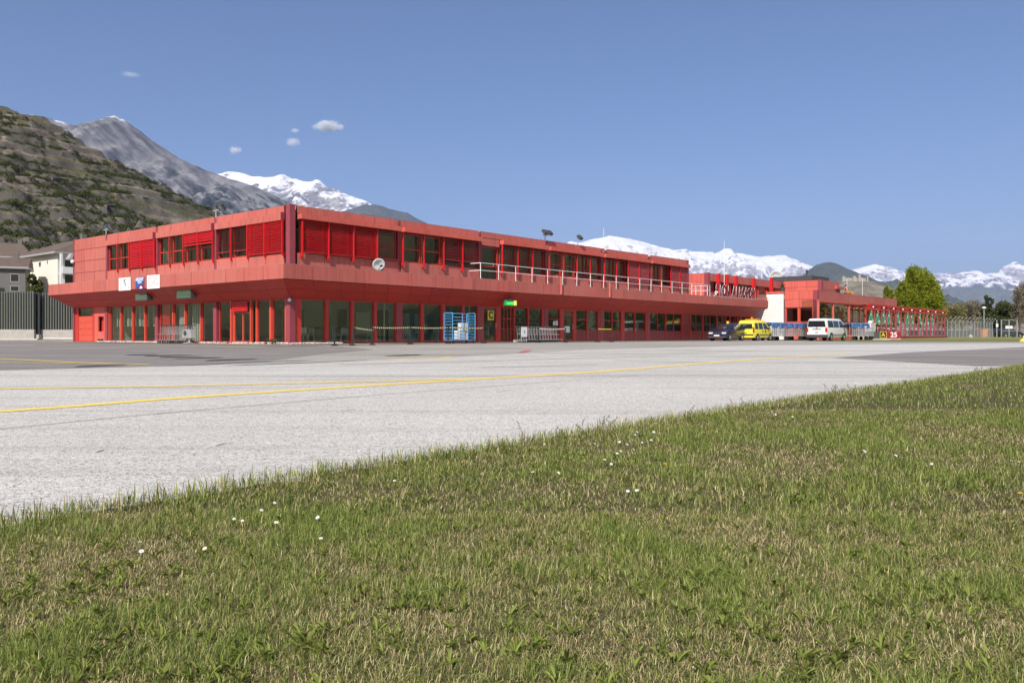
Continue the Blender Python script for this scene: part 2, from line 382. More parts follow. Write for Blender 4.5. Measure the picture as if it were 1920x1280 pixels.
# repair strips crossing the pavement
for a0, a1 in (((640,684),(1250,668)),((900,690),(1120,684)),((1010,662),(1330,655)),((700,664),(1010,668)),((1150,676),(1330,680))):
    line('repair_strip', [G(*a0), G(*a1)], .12, M['asphalt_mid'], .0118)
for pts in (((-200,826),(260,780),(700,742),(1200,704)),((500,690),(900,678),(1350,662))):
    line('tar_seam', [G(*p) for p in pts], .025, M['asphalt_mid'], .0122)
for pts in (((296,778),(311,775),(322,776)),((405,838),(424,833),(438,834)),((640,772),(668,769)),((180,850),(196,846)),((930,736),(958,733))):
    line('crack', [G(*p) for p in pts], .016, M['asphalt_dark'], .0121)
vg = [(26.5,64.2),(160,64.2),(220,175),(60,175),(27,125)]
sheet('verge', vg, .03, M['verge'])
bank = MB(); bank.panels((38,84,.05),(150,84,.05),(170,160,.22),(42,130,.22),1,1,0,.02)
tag(obj('bank', bank, M['verge']), kind='structure')
# pavement along the terminal
pv = MB(); pv.add([(*P(-1.5,27), gz(45)+.0), (*P(-1.5,-1.6), .0), (*P(58,-1.6), .0), (*P(58,3), .0), (*P(1,3), .0), (*P(1,27), .0)], [(0,1,2,3,4,5)])
pvp = [P(-1.5,26.5), P(-1.5,-1.6), P(58,-1.6), P(58,3), P(1,3), P(1,26.5)]
sheet('pavement', pvp, .035, M['concrete'])

# ---------------------------------------------------------------- the red terminal
term = T('terminal_building', 'long two-storey red panel terminal with a projecting canopy all round its ground floor', 'building', (C0[0], C0[1], 0), TH)
RM = lambda t, d, z: (t, d, z)         # right front: t along it, d inward
LM = lambda t, d, z: (d, t, z)         # left front
def bx(mb, mp, t0, d0, z0, t1, d1, z1):
    p = mp(t0, d0, z0); q = mp(t1, d1, z1); mb.box(*p, *q)
LA, LB = 42.4, 25.4; ZT = 7.2; ZD = 4.04; ZF = 3.28; ZS = 2.4; E_ = 1.2; AE = 55.8
def cladding(name, mp, t0, t1, z0, z1, nu, nv, m='panel', d=0.0, parent=None):
    mb = MB(); th = .03; du = (t1-t0)/nu; dv = (z1-z0)/nv
    for i in range(nu):
        for j in range(nv):
            bx(mb, mp, t0+i*du+.013, d-th, z0+j*dv+.013, t0+(i+1)*du-.013, d, z0+(j+1)*dv-.013)
    o = obj(name, mb, M[m], parent or term)
    kb_ = MB(); bx(kb_, mp, t0, d+.001, z0, t1, d+.1, z1); obj('backing', kb_, M['gap'], o); return o
def window(mp, t0, t1, z0, z1, rails=(), blind=None, d=.14, fw=.055, fm='frame', gm='glass', mull=(), parent=None, name='window', curtain=None):
    par = parent or term; mb = MB()
    bx(mb, mp, t0, d-.05, z0, t0+fw, d+.05, z1); bx(mb, mp, t1-fw, d-.05, z0, t1, d+.05, z1)
    bx(mb, mp, t0+fw, d-.05, z0, t1-fw, d+.05, z0+fw); bx(mb, mp, t0+fw, d-.05, z1-fw, t1-fw, d+.05, z1)
    for r in rails: bx(mb, mp, t0+fw, d-.045, r-.03, t1-fw, d+.045, r+.03)
    for q in mull: bx(mb, mp, q-.03, d-.044, z0+fw, q+.03, d+.044, z1-fw)
    w = obj(name, mb, M[fm], par)
    pb = MB(); bx(pb, mp, t0+fw, d-.006, z0+fw, t1-fw, d+.006, z1-fw); obj('pane', pb, M[gm], w)
    if blind:
        frac, bm, tilt, bd = blind; sb = MB(); zz = z1 - .03; zb = z1 - (z1-z0) * frac
        k = 0
        while zz - .09 > zb:
            c = math.cos(R(tilt))*.048; s_ = math.sin(R(tilt))*.048
            pts = [mp(t0+.02, bd-c, zz-s_), mp(t1-.02, bd-c, zz-s_), mp(t1-.02, bd+c, zz+s_), mp(t0+.02, bd+c, zz+s_)]
            sb.slab(*pts, .006); zz -= .098
        bx(sb, mp, t0+.02, bd-.03, zb-.02, t1-.02, bd+.03, zb+.05)
        for tt in (t0+.35, (t0+t1)/2, t1-.35): bx(sb, mp, tt-.006, bd-.055, zb, tt+.006, bd-.05, z1)
        obj('blind', sb, M[bm], w)
    if curtain:
        cb = MB(); k = 0; tt = t0 + .08
        while tt < t1 - .16:
            bx(cb, mp, tt, d+.25+.03*(k % 2), z0+(z1-z0)*curtain[0], tt+.1, d+.27+.03*(k % 2), z1-.05); tt += curtain[1]; k += 1
        obj('curtain', cb, M['curtain'], w)
    return w
# inside: floors, ceilings and the rooms' back walls
mb = MB(); mb.box(.35,.35,.04, AE-.3,24.9,.06); obj('floor_slab', mb, M['intfloor'], term)
mb = MB(); mb.box(.35,.35,2.52, AE-.3,24.9,3.95); obj('ceiling_slab', mb, M['interior'], term)
mb = MB(); mb.box(5.5,3.6,.06, AE-.4,24.8,2.52); mb.box(.4,11.6,.06,5.5,11.75,2.52); mb.box(.4,20.3,.06,5.5,20.5,2.52); mb.box(28.3,.4,.06,28.45,3.6,2.52); mb.box(14.55,.4,.06,14.7,3.6,2.52); obj('partition_wall', mb, M['interior'], term)
mb = MB(); mb.box(4.5,4.5,4.1, LA-.3,24.9,6.9); mb.box(.4,13.6,4.1,4.5,13.7,6.9); mb.box(.4,7.0,4.1,4.5,7.1,6.9); mb.box(14.5,.4,4.1,14.6,4.5,6.9); mb.box(28.5,.4,4.1,28.6,4.5,6.9); obj('partition_wall', mb, M['interior'], term)
for a0, a1 in ((1.3,2.0),(3.1,3.5),(5.9,6.6),(9.0,9.9)):
    mb = MB(); mb.box(a0,3.57,.08,a1,3.595,2.05); obj('inner_door', mb, M['interior_dark'], term)
for a0 in (7.3,10.6,12.2):
    mb = MB(); mb.box(a0,3.55,.6,a0+1.1,3.595,1.9); obj('notice_wall', mb, M['white'], term)
ch = None
for i in range(14):
    x_, y_ = P(1.2 + i*.86, 1.0 + (i % 3)*.7); rz_ = TH + (i*2.4 % 6.28)
    if ch is None:
        ch = T('waiting_chair', 'white metal chair standing in the waiting hall behind the glass front', 'chair', (x_, y_, .065), rz_, 'chairs in the waiting hall')
        mb = MB(); mb.box(-.22,-.22,.43,.22,.22,.46); obj('seat', mb, M['dirtywhite'], ch); mb = MB(); mb.box(-.22,.2,.5,.22,.23,.85); obj('backrest', mb, M['dirtywhite'], ch)
        for sx, sy in ((-1,-1),(1,-1),(-1,1),(1,1)): mb = MB(); mb.tube([(sx*.2,sy*.2,.43),(sx*.24,sy*.24,0)],.018,5); obj('leg', mb, M['white'], ch)
    else: q = copy_tree(ch); q.location = (x_, y_, .065); q.rotation_euler = (0,0,rz_)
# roof, back and end walls
mb = MB(); mb.box(.12,.12,6.92, LA-.12,LB-.12,7.0); obj('roof', mb, M['roofgravel'], term)
mb = MB(); mb.box(LA-.1,.14,ZD, LA,LB,ZT); mb.box(.1,LB-.1,0, LA,LB,ZT); mb.box(AE-.1,.14,0,AE,15,ZD); mb.box(LA,14.9,0,AE,15,ZD); obj('rear_wall', mb, M['panel'], term)
# canopy: fascia, soffit and deck
outer = [(-E_, LB+E_), (-E_, -E_), (AE+E_, -E_), (AE+E_, 4.0)]
inner = [(0, LB), (0, 0), (AE, 0), (AE, 4.0)]
mb = MB()
for (x0,y0), (x1,y1) in zip(outer[:-1], outer[1:]):
    l = math.hypot(x1-x0, y1-y0); mb.panels((x0,y0,ZF), (x0,y0,ZD), (x1,y1,ZD), (x1,y1,ZF), 1, max(1, round(l/1.72)), .026, -.03)
mb.panels((-E_,LB+E_,ZD),(-E_,LB+E_,ZF),(4,LB+E_,ZF),(4,LB+E_,ZD), 1, 3, .016, -.03)
obj('canopy_fascia', mb, M['panel'], term)
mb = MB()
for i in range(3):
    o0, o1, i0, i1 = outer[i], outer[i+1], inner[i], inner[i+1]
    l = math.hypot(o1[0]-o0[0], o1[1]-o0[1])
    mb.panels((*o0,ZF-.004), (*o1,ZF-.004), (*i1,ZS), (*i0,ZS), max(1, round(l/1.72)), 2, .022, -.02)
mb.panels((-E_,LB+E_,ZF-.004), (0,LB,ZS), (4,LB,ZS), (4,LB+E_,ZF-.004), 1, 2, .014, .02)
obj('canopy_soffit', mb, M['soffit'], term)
mb = MB()
for i in range(3):
    o0, o1, i0, i1 = outer[i], outer[i+1], inner[i], inner[i+1]
    q = .03
    mb.add([(*o0,ZF+.02),(*o1,ZF+.02),(*i1,ZS+.04),(*i0,ZS+.04),(*o0,ZD-.02),(*o1,ZD-.02),(*i1,ZD-.02),(*i0,ZD-.02)],
           [(0,1,2,3),(4,5,6,7),(0,1,5,4)])
obj('canopy_backing', mb, M['gap'], term)
mb = MB(); mb.box(-E_+.02,-E_+.02,ZD-.015,.3,LB+E_-.02,ZD+.005); mb.box(.3,-E_+.02,ZD-.015,AE+E_-.02,.14,ZD+.005); mb.box(LA,.14,ZD-.015,AE+.9,15,ZD+.004); obj('canopy_deck', mb, M['roofgravel'], term)
# corner column and the joint columns between bays
def column(x0, y0, x1, y1, z0, z1, m='column'):
    mb = MB(); mb.box(x0,y0,z0,x1,y1,z1); return obj('column', mb, M[m], term)
column(-.07,-.07,.27,.27,0,ZS-.01); column(-.07,-.07,.27,.27,ZD,ZT+.02)
RB = [.62 + 7.0*i for i in range(6)] + [LA]
LBAY = [.45, 7.1, 13.75, 20.45, LB]
for a in RB[1:-1]: column(a-.2, -.02, a-.03, .16, ZD, 7.12); column(a-.30, -.02, a+.12, .22, .05, ZS-.02)
column(LA-.25,-.05,LA+.02,.2,ZD,ZT+.02)
for b in LBAY[1:4]: column(-.03, b-.17, .16, b+.0, ZD, 7.12); column(-.05, b-.22, .22, b+.12, .05, ZS-.02)
column(-.06,LB-.14,.2,LB+.05,.05,ZS-.02); column(-.06,LB-.1,.2,LB+.03,ZD,ZT+.02)
# upper storey: parapet, box, spandrel
Z0, Z1 = 4.78, 6.44
for i in range(6):
    t0, t1 = RB[i] + (.02 if i else -.2), RB[i+1] - .2
    if i == 5: t1 = LA - .26
    cladding('parapet', RM, t0, t1, 6.80, ZT, 4, 1)
    s = 16.5 if i == 2 else t0 + .02
    if i == 2: cladding('lintel_panel', RM, t0, 16.45, 6.30, 6.79, 1, 1)
    mb = MB(); n = 4 if i != 2 else 3
    for k in range(n):
        u0 = s + (t1-s)*k/n; u1 = s + (t1-s)*(k+1)/n
        mb.box(u0+.006,-.36,6.5,u1-.006,-.02,6.77)
    obj('awning_box', mb, M['panel_new'], term)
    mb = MB(); mb.box(s,-.02,6.45,t1,.1,6.79); obj('window_head', mb, M['gap'], term)
    cladding('spandrel', RM, 16.5 if i == 2 else t0, t1, ZD, Z0-.01, 4 if i != 2 else 3, 1)
for i in range(4):
    t0, t1 = LBAY[i] + .03, LBAY[i+1] - .19
    if i == 3: t1 = LB - .12
    if i == 3: cladding('blank_wall', LM, t0, t1, ZD, ZT, 3, 4); continue
    cladding('parapet', LM, t0, t1, 6.80, ZT, 4, 1)
    mb = MB()
    for k in range(4):
        u0 = t0 + (t1-t0)*k/4; u1 = t0 + (t1-t0)*(k+1)/4
        mb.box(-.16, u0+.006, 6.44, -.02, u1-.006, 6.79)
    obj('awning_box', mb, M['panel'], term)
    mb = MB(); mb.box(-.22, t0-.02, 6.46, .02, t0+.06, 6.84); obj('box_bracket', mb, M['column'], term)
    mb = MB(); mb.box(-.02, t0, 6.43, .1, t1, 6.79); obj('window_head', mb, M['gap'], term)
    cladding('spandrel', LM, t0, t1, ZD, Z0-.01, 4, 1)
# upper windows: right front
spec = {0: ['s','s','s','d'], 1: ['o','o','v','v'], 2: [None,'v2','v2','v2'], 3: ['o','o','k','k'], 4: ['k','k','c','c'], 5: ['k','k','c','c']}
def upper(mp, t0, t1, kind, bd):
    b = None; cu = None; rails = (5.55,)
    if kind == 's': b = (.985, 'blind', 46, bd)
    if kind == 'd': b = (.985, 'blind_dark', 12, bd)
    if kind == 'v': b = (.80, 'blind_dark', 30, bd)
    if kind == 'v2': b = (.78, 'blind_dark', 5, bd); cu = (.1,.42)
    if kind == 'k': b = (.84, 'blind_dark', 3, bd); cu = (.1,.36)
    if kind == 'c': b = (.985, 'blind_faded', 62, bd)
    if kind == 'C': b = (.985, 'blind', 60, bd)
    if kind == 'H': b = (.42, 'blind', 60, bd)
    if kind == 'S': b = (.985, 'blind', 42, bd)
    if kind == 'P': b = (.80, 'blind_dark', 10, .02)  # set-back blinds, their shade put into the darker slat colour
    w = window(mp, t0, t1, Z0, Z1, rails, b, curtain=cu)
    return w
for i in range(6):
    for k, kd in enumerate(spec[i]):
        t0 = RB[i] + (.05 if i else .0); t1 = (RB[i+1] - .22) if i < 5 else LA - .28
        p0 = t0 + (t1-t0)*k/4 + .04; p1 = t0 + (t1-t0)*(k+1)/4 - .04
        if kd is None: continue
        if i == 2: p0 = 16.55 + (t1-16.55)*(k-1)/3 + .04; p1 = 16.55 + (t1-16.55)*k/3 - .04
        upper(RM, p0, p1, kd, -.16)
        mb = MB(); mb.box(p0-.09,-.26,Z0-.06,p0-.03,-.16,6.5); mb.box(p0-.1,-.26,Z0-.24,p0-.02,-.0,Z0-.06); obj('blind_guide', mb, M['blind'], term)
w = window(RM, 14.75, 16.4, 4.1, 6.28, (5.0,), name='balcony_door'); mb = MB(); mb.box(15.9,.02,5.0,15.94,.08,5.2); obj('handle', mb, M['chrome'], w)
lsp = {0: ['S','S','P','P'], 1: ['H','H','o','o'], 2: ['o','o','C','C']}
lsp = {0: ['S','S','P','P'], 1: ['H','H','o','o'], 2: ['C','C','o','o']}
for i in range(3):
    for k, kd in enumerate(lsp[i]):
        t0, t1 = LBAY[i] + .04, LBAY[i+1] - .2
        p0 = t0 + (t1-t0)*k/4 + .03; p1 = t0 + (t1-t0)*(k+1)/4 - .03
        upper(LM, p0, p1, kd, -.1)
        mb = MB(); mb.box(-.17,p0-.07,Z0-.05,-.08,p0-.01,6.45); mb.box(-.15,p0-.07,Z0-.2,.0,p0-.02,Z0-.05); obj('blind_guide', mb, M['blind'], term)
# plants and things on the sills inside the left windows
mb = MB()
for k in range(26):
    b = .6 + k*.25; x = .3; h = random.uniform(.12,.3)
    for q in range(4): mb.slab((x+random.uniform(-.08,.08),b,4.85),(x,b+.05,4.85),(x+random.uniform(-.1,.1),b+random.uniform(-.1,.15),4.85+h),(x,b-.03,4.85+h*.8),.004)
pl = obj('sill_plants', mb, M['leaf_mid'], term)
# ---- ground floor, right front
mb = MB(); mb.box(.2,-.01,ZS-.02,AE,.24,2.55); mb.box(-.01,.2,ZS-.021,.24,LB,2.551); obj('header_beam', mb, M['spandrel'], term)
mb = MB(); mb.box(.25,.02,.03,AE,.2,.1); mb.box(.02,.25,.03,.2,LB,.1); obj('plinth', mb, M['spandrel'], term)
gr = []
for s0, s1 in ((.7,2.25),(2.45,4.0),(4.2,5.65),(5.85,7.3),(7.8,9.3),(9.55,11.05),(11.4,12.9),(13.1,14.3)): gr.append((s0,s1,.1,2.38,(),()))
gr += [(16.62,18.0,.1,2.38,(.9,1.6),(17.0,17.35,17.7)), (18.1,19.5,.1,2.38,(),()), (19.65,21.1,.1,2.38,(),())]
gr += [(21.8,23.2,.82,2.38,(1.65,),()), (25.2,26.6,.82,2.38,(1.65,),()), (26.75,28.1,.82,2.38,(),()), (28.85,30.05,.82,2.38,(1.65,),()), (30.12,31.35,.82,2.38,(1.65,),())]
gr += [(31.85,33.4,.82,2.38,(),()), (33.5,35.1,.82,2.38,(),()), (35.8,38.4,.82,2.38,(),(37.1,)), (38.5,41.3,.82,2.38,(1.6,),(39.9,)), (42.9,45.2,.82,2.38,(),(44.0,)), (45.4,48.0,.82,2.38,(),(46.7,)), (48.2,50.8,.82,2.38,(),(49.5,)), (51.0,53.2,.82,2.38,(),(52.1,)), (53.4,55.5,.82,2.38,(),(54.5,))]
prev = .27
def post(mp, t0, t1, m='frame', z0=.05, z1=ZS-.02):  # darker frame red puts the right front's shade into the mullion colour
    if t1 - t0 > .012:
        mb = MB(); bx(mb, mp, t0+.002, .0, z0, t1-.002, .2, z1); obj('mullion', mb, M[m], term)
doors = [(14.82,16.25), (23.6,24.9)]
ev = sorted([(g[0], g[1]) for g in gr] + doors)
for (s0, s1) in ev:
    if s0 - prev < 1.0: post(RM, prev, s0)
    else:
        post(RM, prev, prev+.15); post(RM, s0-.15, s0); mb = MB(); bx(mb, RM, prev+.15, .03, .05, s0-.15, .18, ZS-.02); obj('infill_panel', mb, M['spandrel'], term)
    prev = s1
post(RM, prev, AE)
for (s0,s1,z0,z1,rl,mu) in gr:
    window(RM, s0, s1, z0, z1, rl, None, .1, .045, 'frame', 'glass', mu, curtain=(.0,.5) if s0 in (28.85,) else ((.0,.12) if s0 in (26.75,) else ((.0,.75) if s0 in (5.85,13.1,31.85,42.9,48.2) else None)))
    if z0 > .5:
        mb = MB(); n = 2
        for k in range(n): bx(mb, RM, s0+(s1-s0)*k/n+.008, .03, .1, s0+(s1-s0)*(k+1)/n-.008, .15, z0-.01)
        obj('infill_panel', mb, M['spandrel'], term)
for i, (s0, s1) in enumerate(doors):
    w = window(RM, s0, s1, .06, 2.38, (2.0,), None, .07, .12, 'frame', 'glass_clear', name='door')
    mb = MB(); bx(mb, RM, s1-.2, -.06, .95, s1-.16, -.03, 1.3); bx(mb, RM, s1-.2, -.03, .95, s1-.17, .03, .99); bx(mb, RM, s1-.2, -.03, 1.26, s1-.17, .03, 1.3); obj('handle', mb, M['chrome'], w)
    if i:
        mb = MB(); bx(mb, RM, s0+.2, .045, .7, s0+.85, .055, 1.15); obj('door_notice', mb, M['white'], w)
mb = MB(); bx(mb, RM, 22.75, .06, 1.2, 23.0, .07, 1.55); bx(mb, RM, 22.45, .06, 1.2, 22.7, .07, 1.5); obj('window_notice', mb, M['white'], term)
# white rings printed on the two panes beside the gate door
for cx in (18.5, 19.1, 20.0, 20.7):
    for cz in (.95, 1.5, 2.05):
        mb = MB(); pts = [(cx+.26*math.cos(q*PI/8), .135, cz+.2*math.sin(q*PI/8)) for q in range(17)]
        mb.tube(pts, .02, 5); obj('window_ornament', mb, M['dirtywhite'], term)
# ---- ground floor, left front
lg = [(.5,1.6),(1.85,3.0),(5.6,6.75),(7.3,8.55),(8.75,10.35),(10.5,11.7),(11.95,13.4),(14.0,15.2),(15.35,16.8),(16.95,18.4),(18.55,19.95)]
fin = [.42,1.7,1.8,3.05,3.6,5.5,6.95,7.25,8.65,10.42,11.8,13.85,15.27,16.87,18.47,20.1]
for (s0,s1) in lg:
    window(LM, s0, s1, .1, 2.38, (), None, .1, .045, 'frame', 'glass_clear', curtain=(.42,.24) if s0 > 12 else ((.02,.115) if 8 < s0 < 11 else None))
for f in fin:
    mb = MB(); bx(mb, LM, f-.04, .0, .1, f+.04, .16, ZS-.02); obj('mullion', mb, M['fin'], term)
w = window(LM, 3.7, 5.4, .06, 2.38, (1.72,), None, .16, .1, 'fin', 'glass_clear', (4.5,), name='door')
mb = MB()
for k in range(6): bx(mb, LM, 3.8, -.05, 1.8+k*.09, 5.3, -.01, 1.87+k*.09)
obj('shutter', mb, M['blind'], w)
mb = MB(); bx(mb, LM, 12.5, .2, .1, 13.4, .26, 2.3); bx(mb, LM, 11.9, .2, .1, 12.1, .26, 1.5); obj('inner_door', mb, M['blind'], term)
# niche wall and the plain door at the far end
mb = MB(); bx(mb, LM, 20.5, 0, .05, 20.85, .1, ZS-.02); bx(mb, LM, 21.7, 0, .05, 22.2, .1, ZS-.02); bx(mb, LM, 20.85, 0, 1.75, 21.7, .1, ZS-.02); bx(mb, LM, 20.85, 0, .05, 21.7, .1, .75); obj('niche_wall', mb, M['panel_new'], term)
mb = MB(); bx(mb, LM, 20.85, .25, .75, 21.7, .3, 1.75); bx(mb, LM, 20.84, .1, .75, 20.86, .3, 1.75); obj('niche', mb, M['frame'], term)
mb = MB(); bx(mb, LM, 22.2, .02, .05, 22.55, .1, ZS-.02); bx(mb, LM, 24.75, .02, .05, 25.3, .1, ZS-.02); obj('door_frame', mb, M['frame'], term)
mb = MB()
for k in range(4): bx(mb, LM, 22.56, .05, .06+k*.44, 24.74, .12, .06+(k+1)*.44-.012)
w = obj('door', mb, M['fin'], term)
mb = MB(); bx(mb, LM, 24.4, -.02, 1.0, 24.52, .05, 1.04); obj('handle', mb, M['chrome'], w)
mb = MB(); bx(mb, LM, 22.6, .1, 1.84, 24.7, .12, 2.36); obj('top_light', mb, M['glass'], w)
mb = MB(); bx(mb, LM, 20.9, -.06, .12, 21.6, -.001, .24); obj('wall_grille', mb, M['black'], term)
# drain pipes on the canopy edge
for a, z1 in ((ra(1050,-1.2), 4.55), (ra(1141,-1.2), 4.45)):
    mb = MB(); mb.tube([(a,-1.31,3.35),(a,-1.31,z1)], .075, 8); mb.tube([(a,-1.31,z1-.1),(a-.35,-1.1,z1+.15)], .03, 6); obj('vent_pipe', mb, M['panel'], term)
# the low rear part with the red fins
ann = T('rear_hall', 'lower red hall with tall red fins behind the roof letters', 'building', (C0[0], C0[1], 0), TH)
def box_part(name, m, par, *bs):
    mb = MB()
    for b in bs: mb.box(*b)
    return obj(name, mb, M[m], par)
AX = 46.2
cladding('end_wall', LM, .35, 9.0, ZD+.01, 6.3, 4, 2, 'panel_new', AX, ann)
box_part('corner_column', 'column', ann, (AX-.05,-.05,ZD+.01,AX+.32,.33,6.34))
cladding('parapet', RM, AX+.34, 63.9, 5.55, 6.3, 8, 1, 'panel', 0, ann)
cladding('low_wall', RM, AX+.34, 63.9, ZD+.02, 4.5, 8, 1, 'panel', 0, ann)
for i in range(8):
    a0 = AX+.5 + i*2.17; window(RM, a0, a0+2.0, 4.52, 5.53, (), None, .12, .06, 'frame', 'glass', (), ann)
for px in (1347, 1362.5, 1380, 1413.5, 1446.5): 
    a = ra(px, -.15); box_part('fin', 'blind', ann, (a-.16,-.28,4.3,a+.16,.0,6.32 if px < 1440 else 6.6))
box_part('roof', 'roofgravel', ann, (AX+.1,.1,6.1,64,9,6.18)); box_part('rear_wall', 'panel', ann, (AX+.1,8.9,ZD,64,9,6.3))
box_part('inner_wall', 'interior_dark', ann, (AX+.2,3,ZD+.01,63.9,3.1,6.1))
# white sheet wall under the canopy's end
ww = T('white_wall', 'white horizontally ribbed wall beside the end of the canopy', 'wall', (C0[0], C0[1], 0), TH)
mb = MB()
for k in range(24): mb.box(59.62,-1.75,.05+k*.2,59.8,4.5,.05+(k+1)*.2-.012)
obj('ribbed_sheet', mb, M['whitewall'], ww)
box_part('coping', 'panel_new', ww, (59.55,-1.8,4.86,59.9,5.5,5.06))
# restaurant block
rst = T('restaurant_block', 'red restaurant block with two dark square windows and a stepped roof', 'building', (C0[0], C0[1], 0), TH)
A3, B3, A4 = 60.0, -5.1, 87.5
cladding('end_wall', LM, B3+.35, -1.75, 3.36, 5.07, 2, 2, 'panel_new', A3, rst)
cladding('sill_wall', LM, B3+.35, -1.75, .05, 1.84, 2, 2, 'panel_new', A3, rst)
window(LM, B3+.62, B3+1.9, 1.86, 3.35, (), None, .1, .08, 'fin', 'glass', (), rst) if False else None
for t0, t1 in ((-4.65,-3.3),(-3.15,-1.85)):
    w = window(lambda t,d,z: (A3+d, t, z), t0, t1, 1.85, 3.35, (), None, .1, .07, 'fin', 'glass', (), rst)
mb = MB(); 
for t0, t1 in ((-4.75,-4.66),(-3.29,-3.16),(-1.84,-1.75)): mb.box(A3,t0,1.84,A3+.18,t1,3.36)
obj('window_surround', mb, M['fin'], rst)
box_part('corner_column', 'column', rst, (A3-.06,B3-.06,.05,A3+.45,B3+.32,5.1))
cladding('parapet', RM, A3+.46, A4, 3.9, 5.07, 6, 1, 'panel', B3, rst)
for i in range(12):
    a0 = A3+.6 + i*2.22; window(lambda t,d,z: (t, B3+d, z), a0, a0+2.1, .9, 3.85, (2.9,), None, .12, .07, 'frame', 'glass', (), rst)
box_part('low_wall', 'spandrel', rst, (A3+.46,B3,.05,A4,B3+.2,.9))
box_part('roof', 'roofgravel', rst, (A3+.1,B3+.1,4.3,A4-.05,9,4.36)); box_part('rear_wall', 'panel', rst, (A4-.1,B3+.1,.05,A4,9,5.07))
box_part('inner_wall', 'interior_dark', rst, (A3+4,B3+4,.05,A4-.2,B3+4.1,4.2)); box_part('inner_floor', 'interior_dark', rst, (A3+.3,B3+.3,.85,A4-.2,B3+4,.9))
cladding('upper_end_wall', LM, -3.75, .0, 5.0, 6.36, 3, 2, 'panel_new', 64.0, rst)
box_part('upper_column', 'column', rst, (63.95,-4.15,5.0,64.4,-3.74,6.4))
cladding('upper_wall', RM, 64.42, 69.5, 4.4, 6.36, 3, 2, 'panel', -4.1, rst)
ha, hb = ra(1567,-4.2), ra(1580.5,-4.2)
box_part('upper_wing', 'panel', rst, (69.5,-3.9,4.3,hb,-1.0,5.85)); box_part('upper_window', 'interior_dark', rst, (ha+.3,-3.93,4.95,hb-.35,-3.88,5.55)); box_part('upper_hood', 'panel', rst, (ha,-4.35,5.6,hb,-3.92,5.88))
box_part('upper_body', 'panel', rst, (64.12,-3.98,4.36,69.45,4,6.3))
# glazed porch and the long pergola
por = T('glass_porch', 'glass porch of three tall red-framed bays beside the restaurant', 'porch', (C0[0], C0[1], 0), TH)
PB = -6.9; pa = [ra(1536,PB), ra(1563.5,PB), ra(1593,PB), ra(1624,PB)]
for i in range(3):
    window(lambda t,d,z: (t, PB+d, z), pa[i]+.07, pa[i+1]-.07, 1.75, 3.72, (), None, .1, .1, 'panel_new', 'glass', (), por)
    box_part('post', 'panel_new', por, (pa[i]-.06,PB-.02,.05,pa[i]+.06,PB+.2,3.9))
box_part('post', 'panel_new', por, (pa[3]-.06,PB-.02,.05,pa[3]+.16,PB+.2,3.9))
box_part('base_wall', 'panel_new', por, (pa[0]+.07,PB+.02,.05,pa[3]-.07,PB+.18,1.74)); box_part('beam', 'panel_new', por, (pa[0]-.06,PB-.04,3.73,pa[3]+.16,PB+.22,3.95))
box_part('roof', 'glass', por, (pa[0],PB+.25,3.9,pa[3],B3-.05,3.93)); box_part('side_wall', 'glass', por, (pa[0]+.0,PB+.25,.9,pa[0]+.02,B3-.08,3.85))
per = T('pergola', 'long red pergola with many slim posts in front of the restaurant terrace', 'pergola', (C0[0], C0[1], 0), TH)
QB = -8.0; q0, q1 = ra(1628,QB), ra(1774,QB)
box_part('canopy_edge', 'blind', per, (q0,QB-.12,3.62,q1,QB+.12,3.84)); box_part('lower_beam', 'frame', per, (q0,QB-.06,3.2,q1,QB+.06,3.36))
box_part('canopy_roof', 'glass', per, (q0,QB+.14,3.72,q1,B3-.1,3.74))
for px in (1640,1653,1662,1671,1680,1689,1697,1706,1714,1722,1731,1737,1745,1752,1758,1766,1772):
    a = ra(px, QB); box_part('post', 'column', per, (a-.085,QB-.07,.3,a+.085,QB+.07,3.6))
for i in range(9):
    a = q0 + (q1-q0)*(i+.5)/9; box_part('rafter', 'frame', per, (a-.05,QB+.13,3.5,a+.05,B3-.1,3.62)); 
    mb = MB(); mb.ball((a-.8,QB-.2,3.5), .09); obj('lamp_globe', mb, M['white'], per)
for b_ in (.75,): box_part('terrace_wall', 'spandrel', per, (q0,QB-.1,.05,q1+.3,QB+.1,.42)); box_part('handrail', 'dirtywhite', per, (q0,QB+.12,1.28,q1,QB+.17,1.34)); box_part('terrace_floor', 'concrete', per, (q0,QB+.1,.05,q1,B3-.1,.5))
# ---------------------------------------------------------------- lettering
def text(name, s, size, m, parent, loc, rot, ext=.01, shear=0.0, off=0.0, align='CENTER', sx=1.0):
    cu = bpy.data.curves.new(name, 'FONT'); cu.body = s; cu.size = size; cu.extrude = ext; cu.shear = shear; cu.offset = off
    cu.align_x = align; cu.align_y = 'CENTER'
    o = bpy.data.objects.new(name, cu); COL.objects.link(o)
    bpy.context.view_layer.update()
    me = bpy.data.meshes.new_from_object(o.evaluated_get(bpy.context.evaluated_depsgraph_get()))
    bpy.data.objects.remove(o); bpy.data.curves.remove(cu)
    me.materials.clear()
    q = link(name, me, m, parent); q.location = loc; q.rotation_euler = rot; q.scale = (sx, 1, 1); return q
RR = (PI/2, 0, 0); LR = (PI/2, 0, -PI/2)
def bp(name, label, cat, a, b, z, rz=0.0, group=None):
    x, y = P(a, b); return T(name, label, cat, (x, y, z), TH + rz, group)
M['letter_red'] = simple('letter_red', (.17,.008,.014), .5)
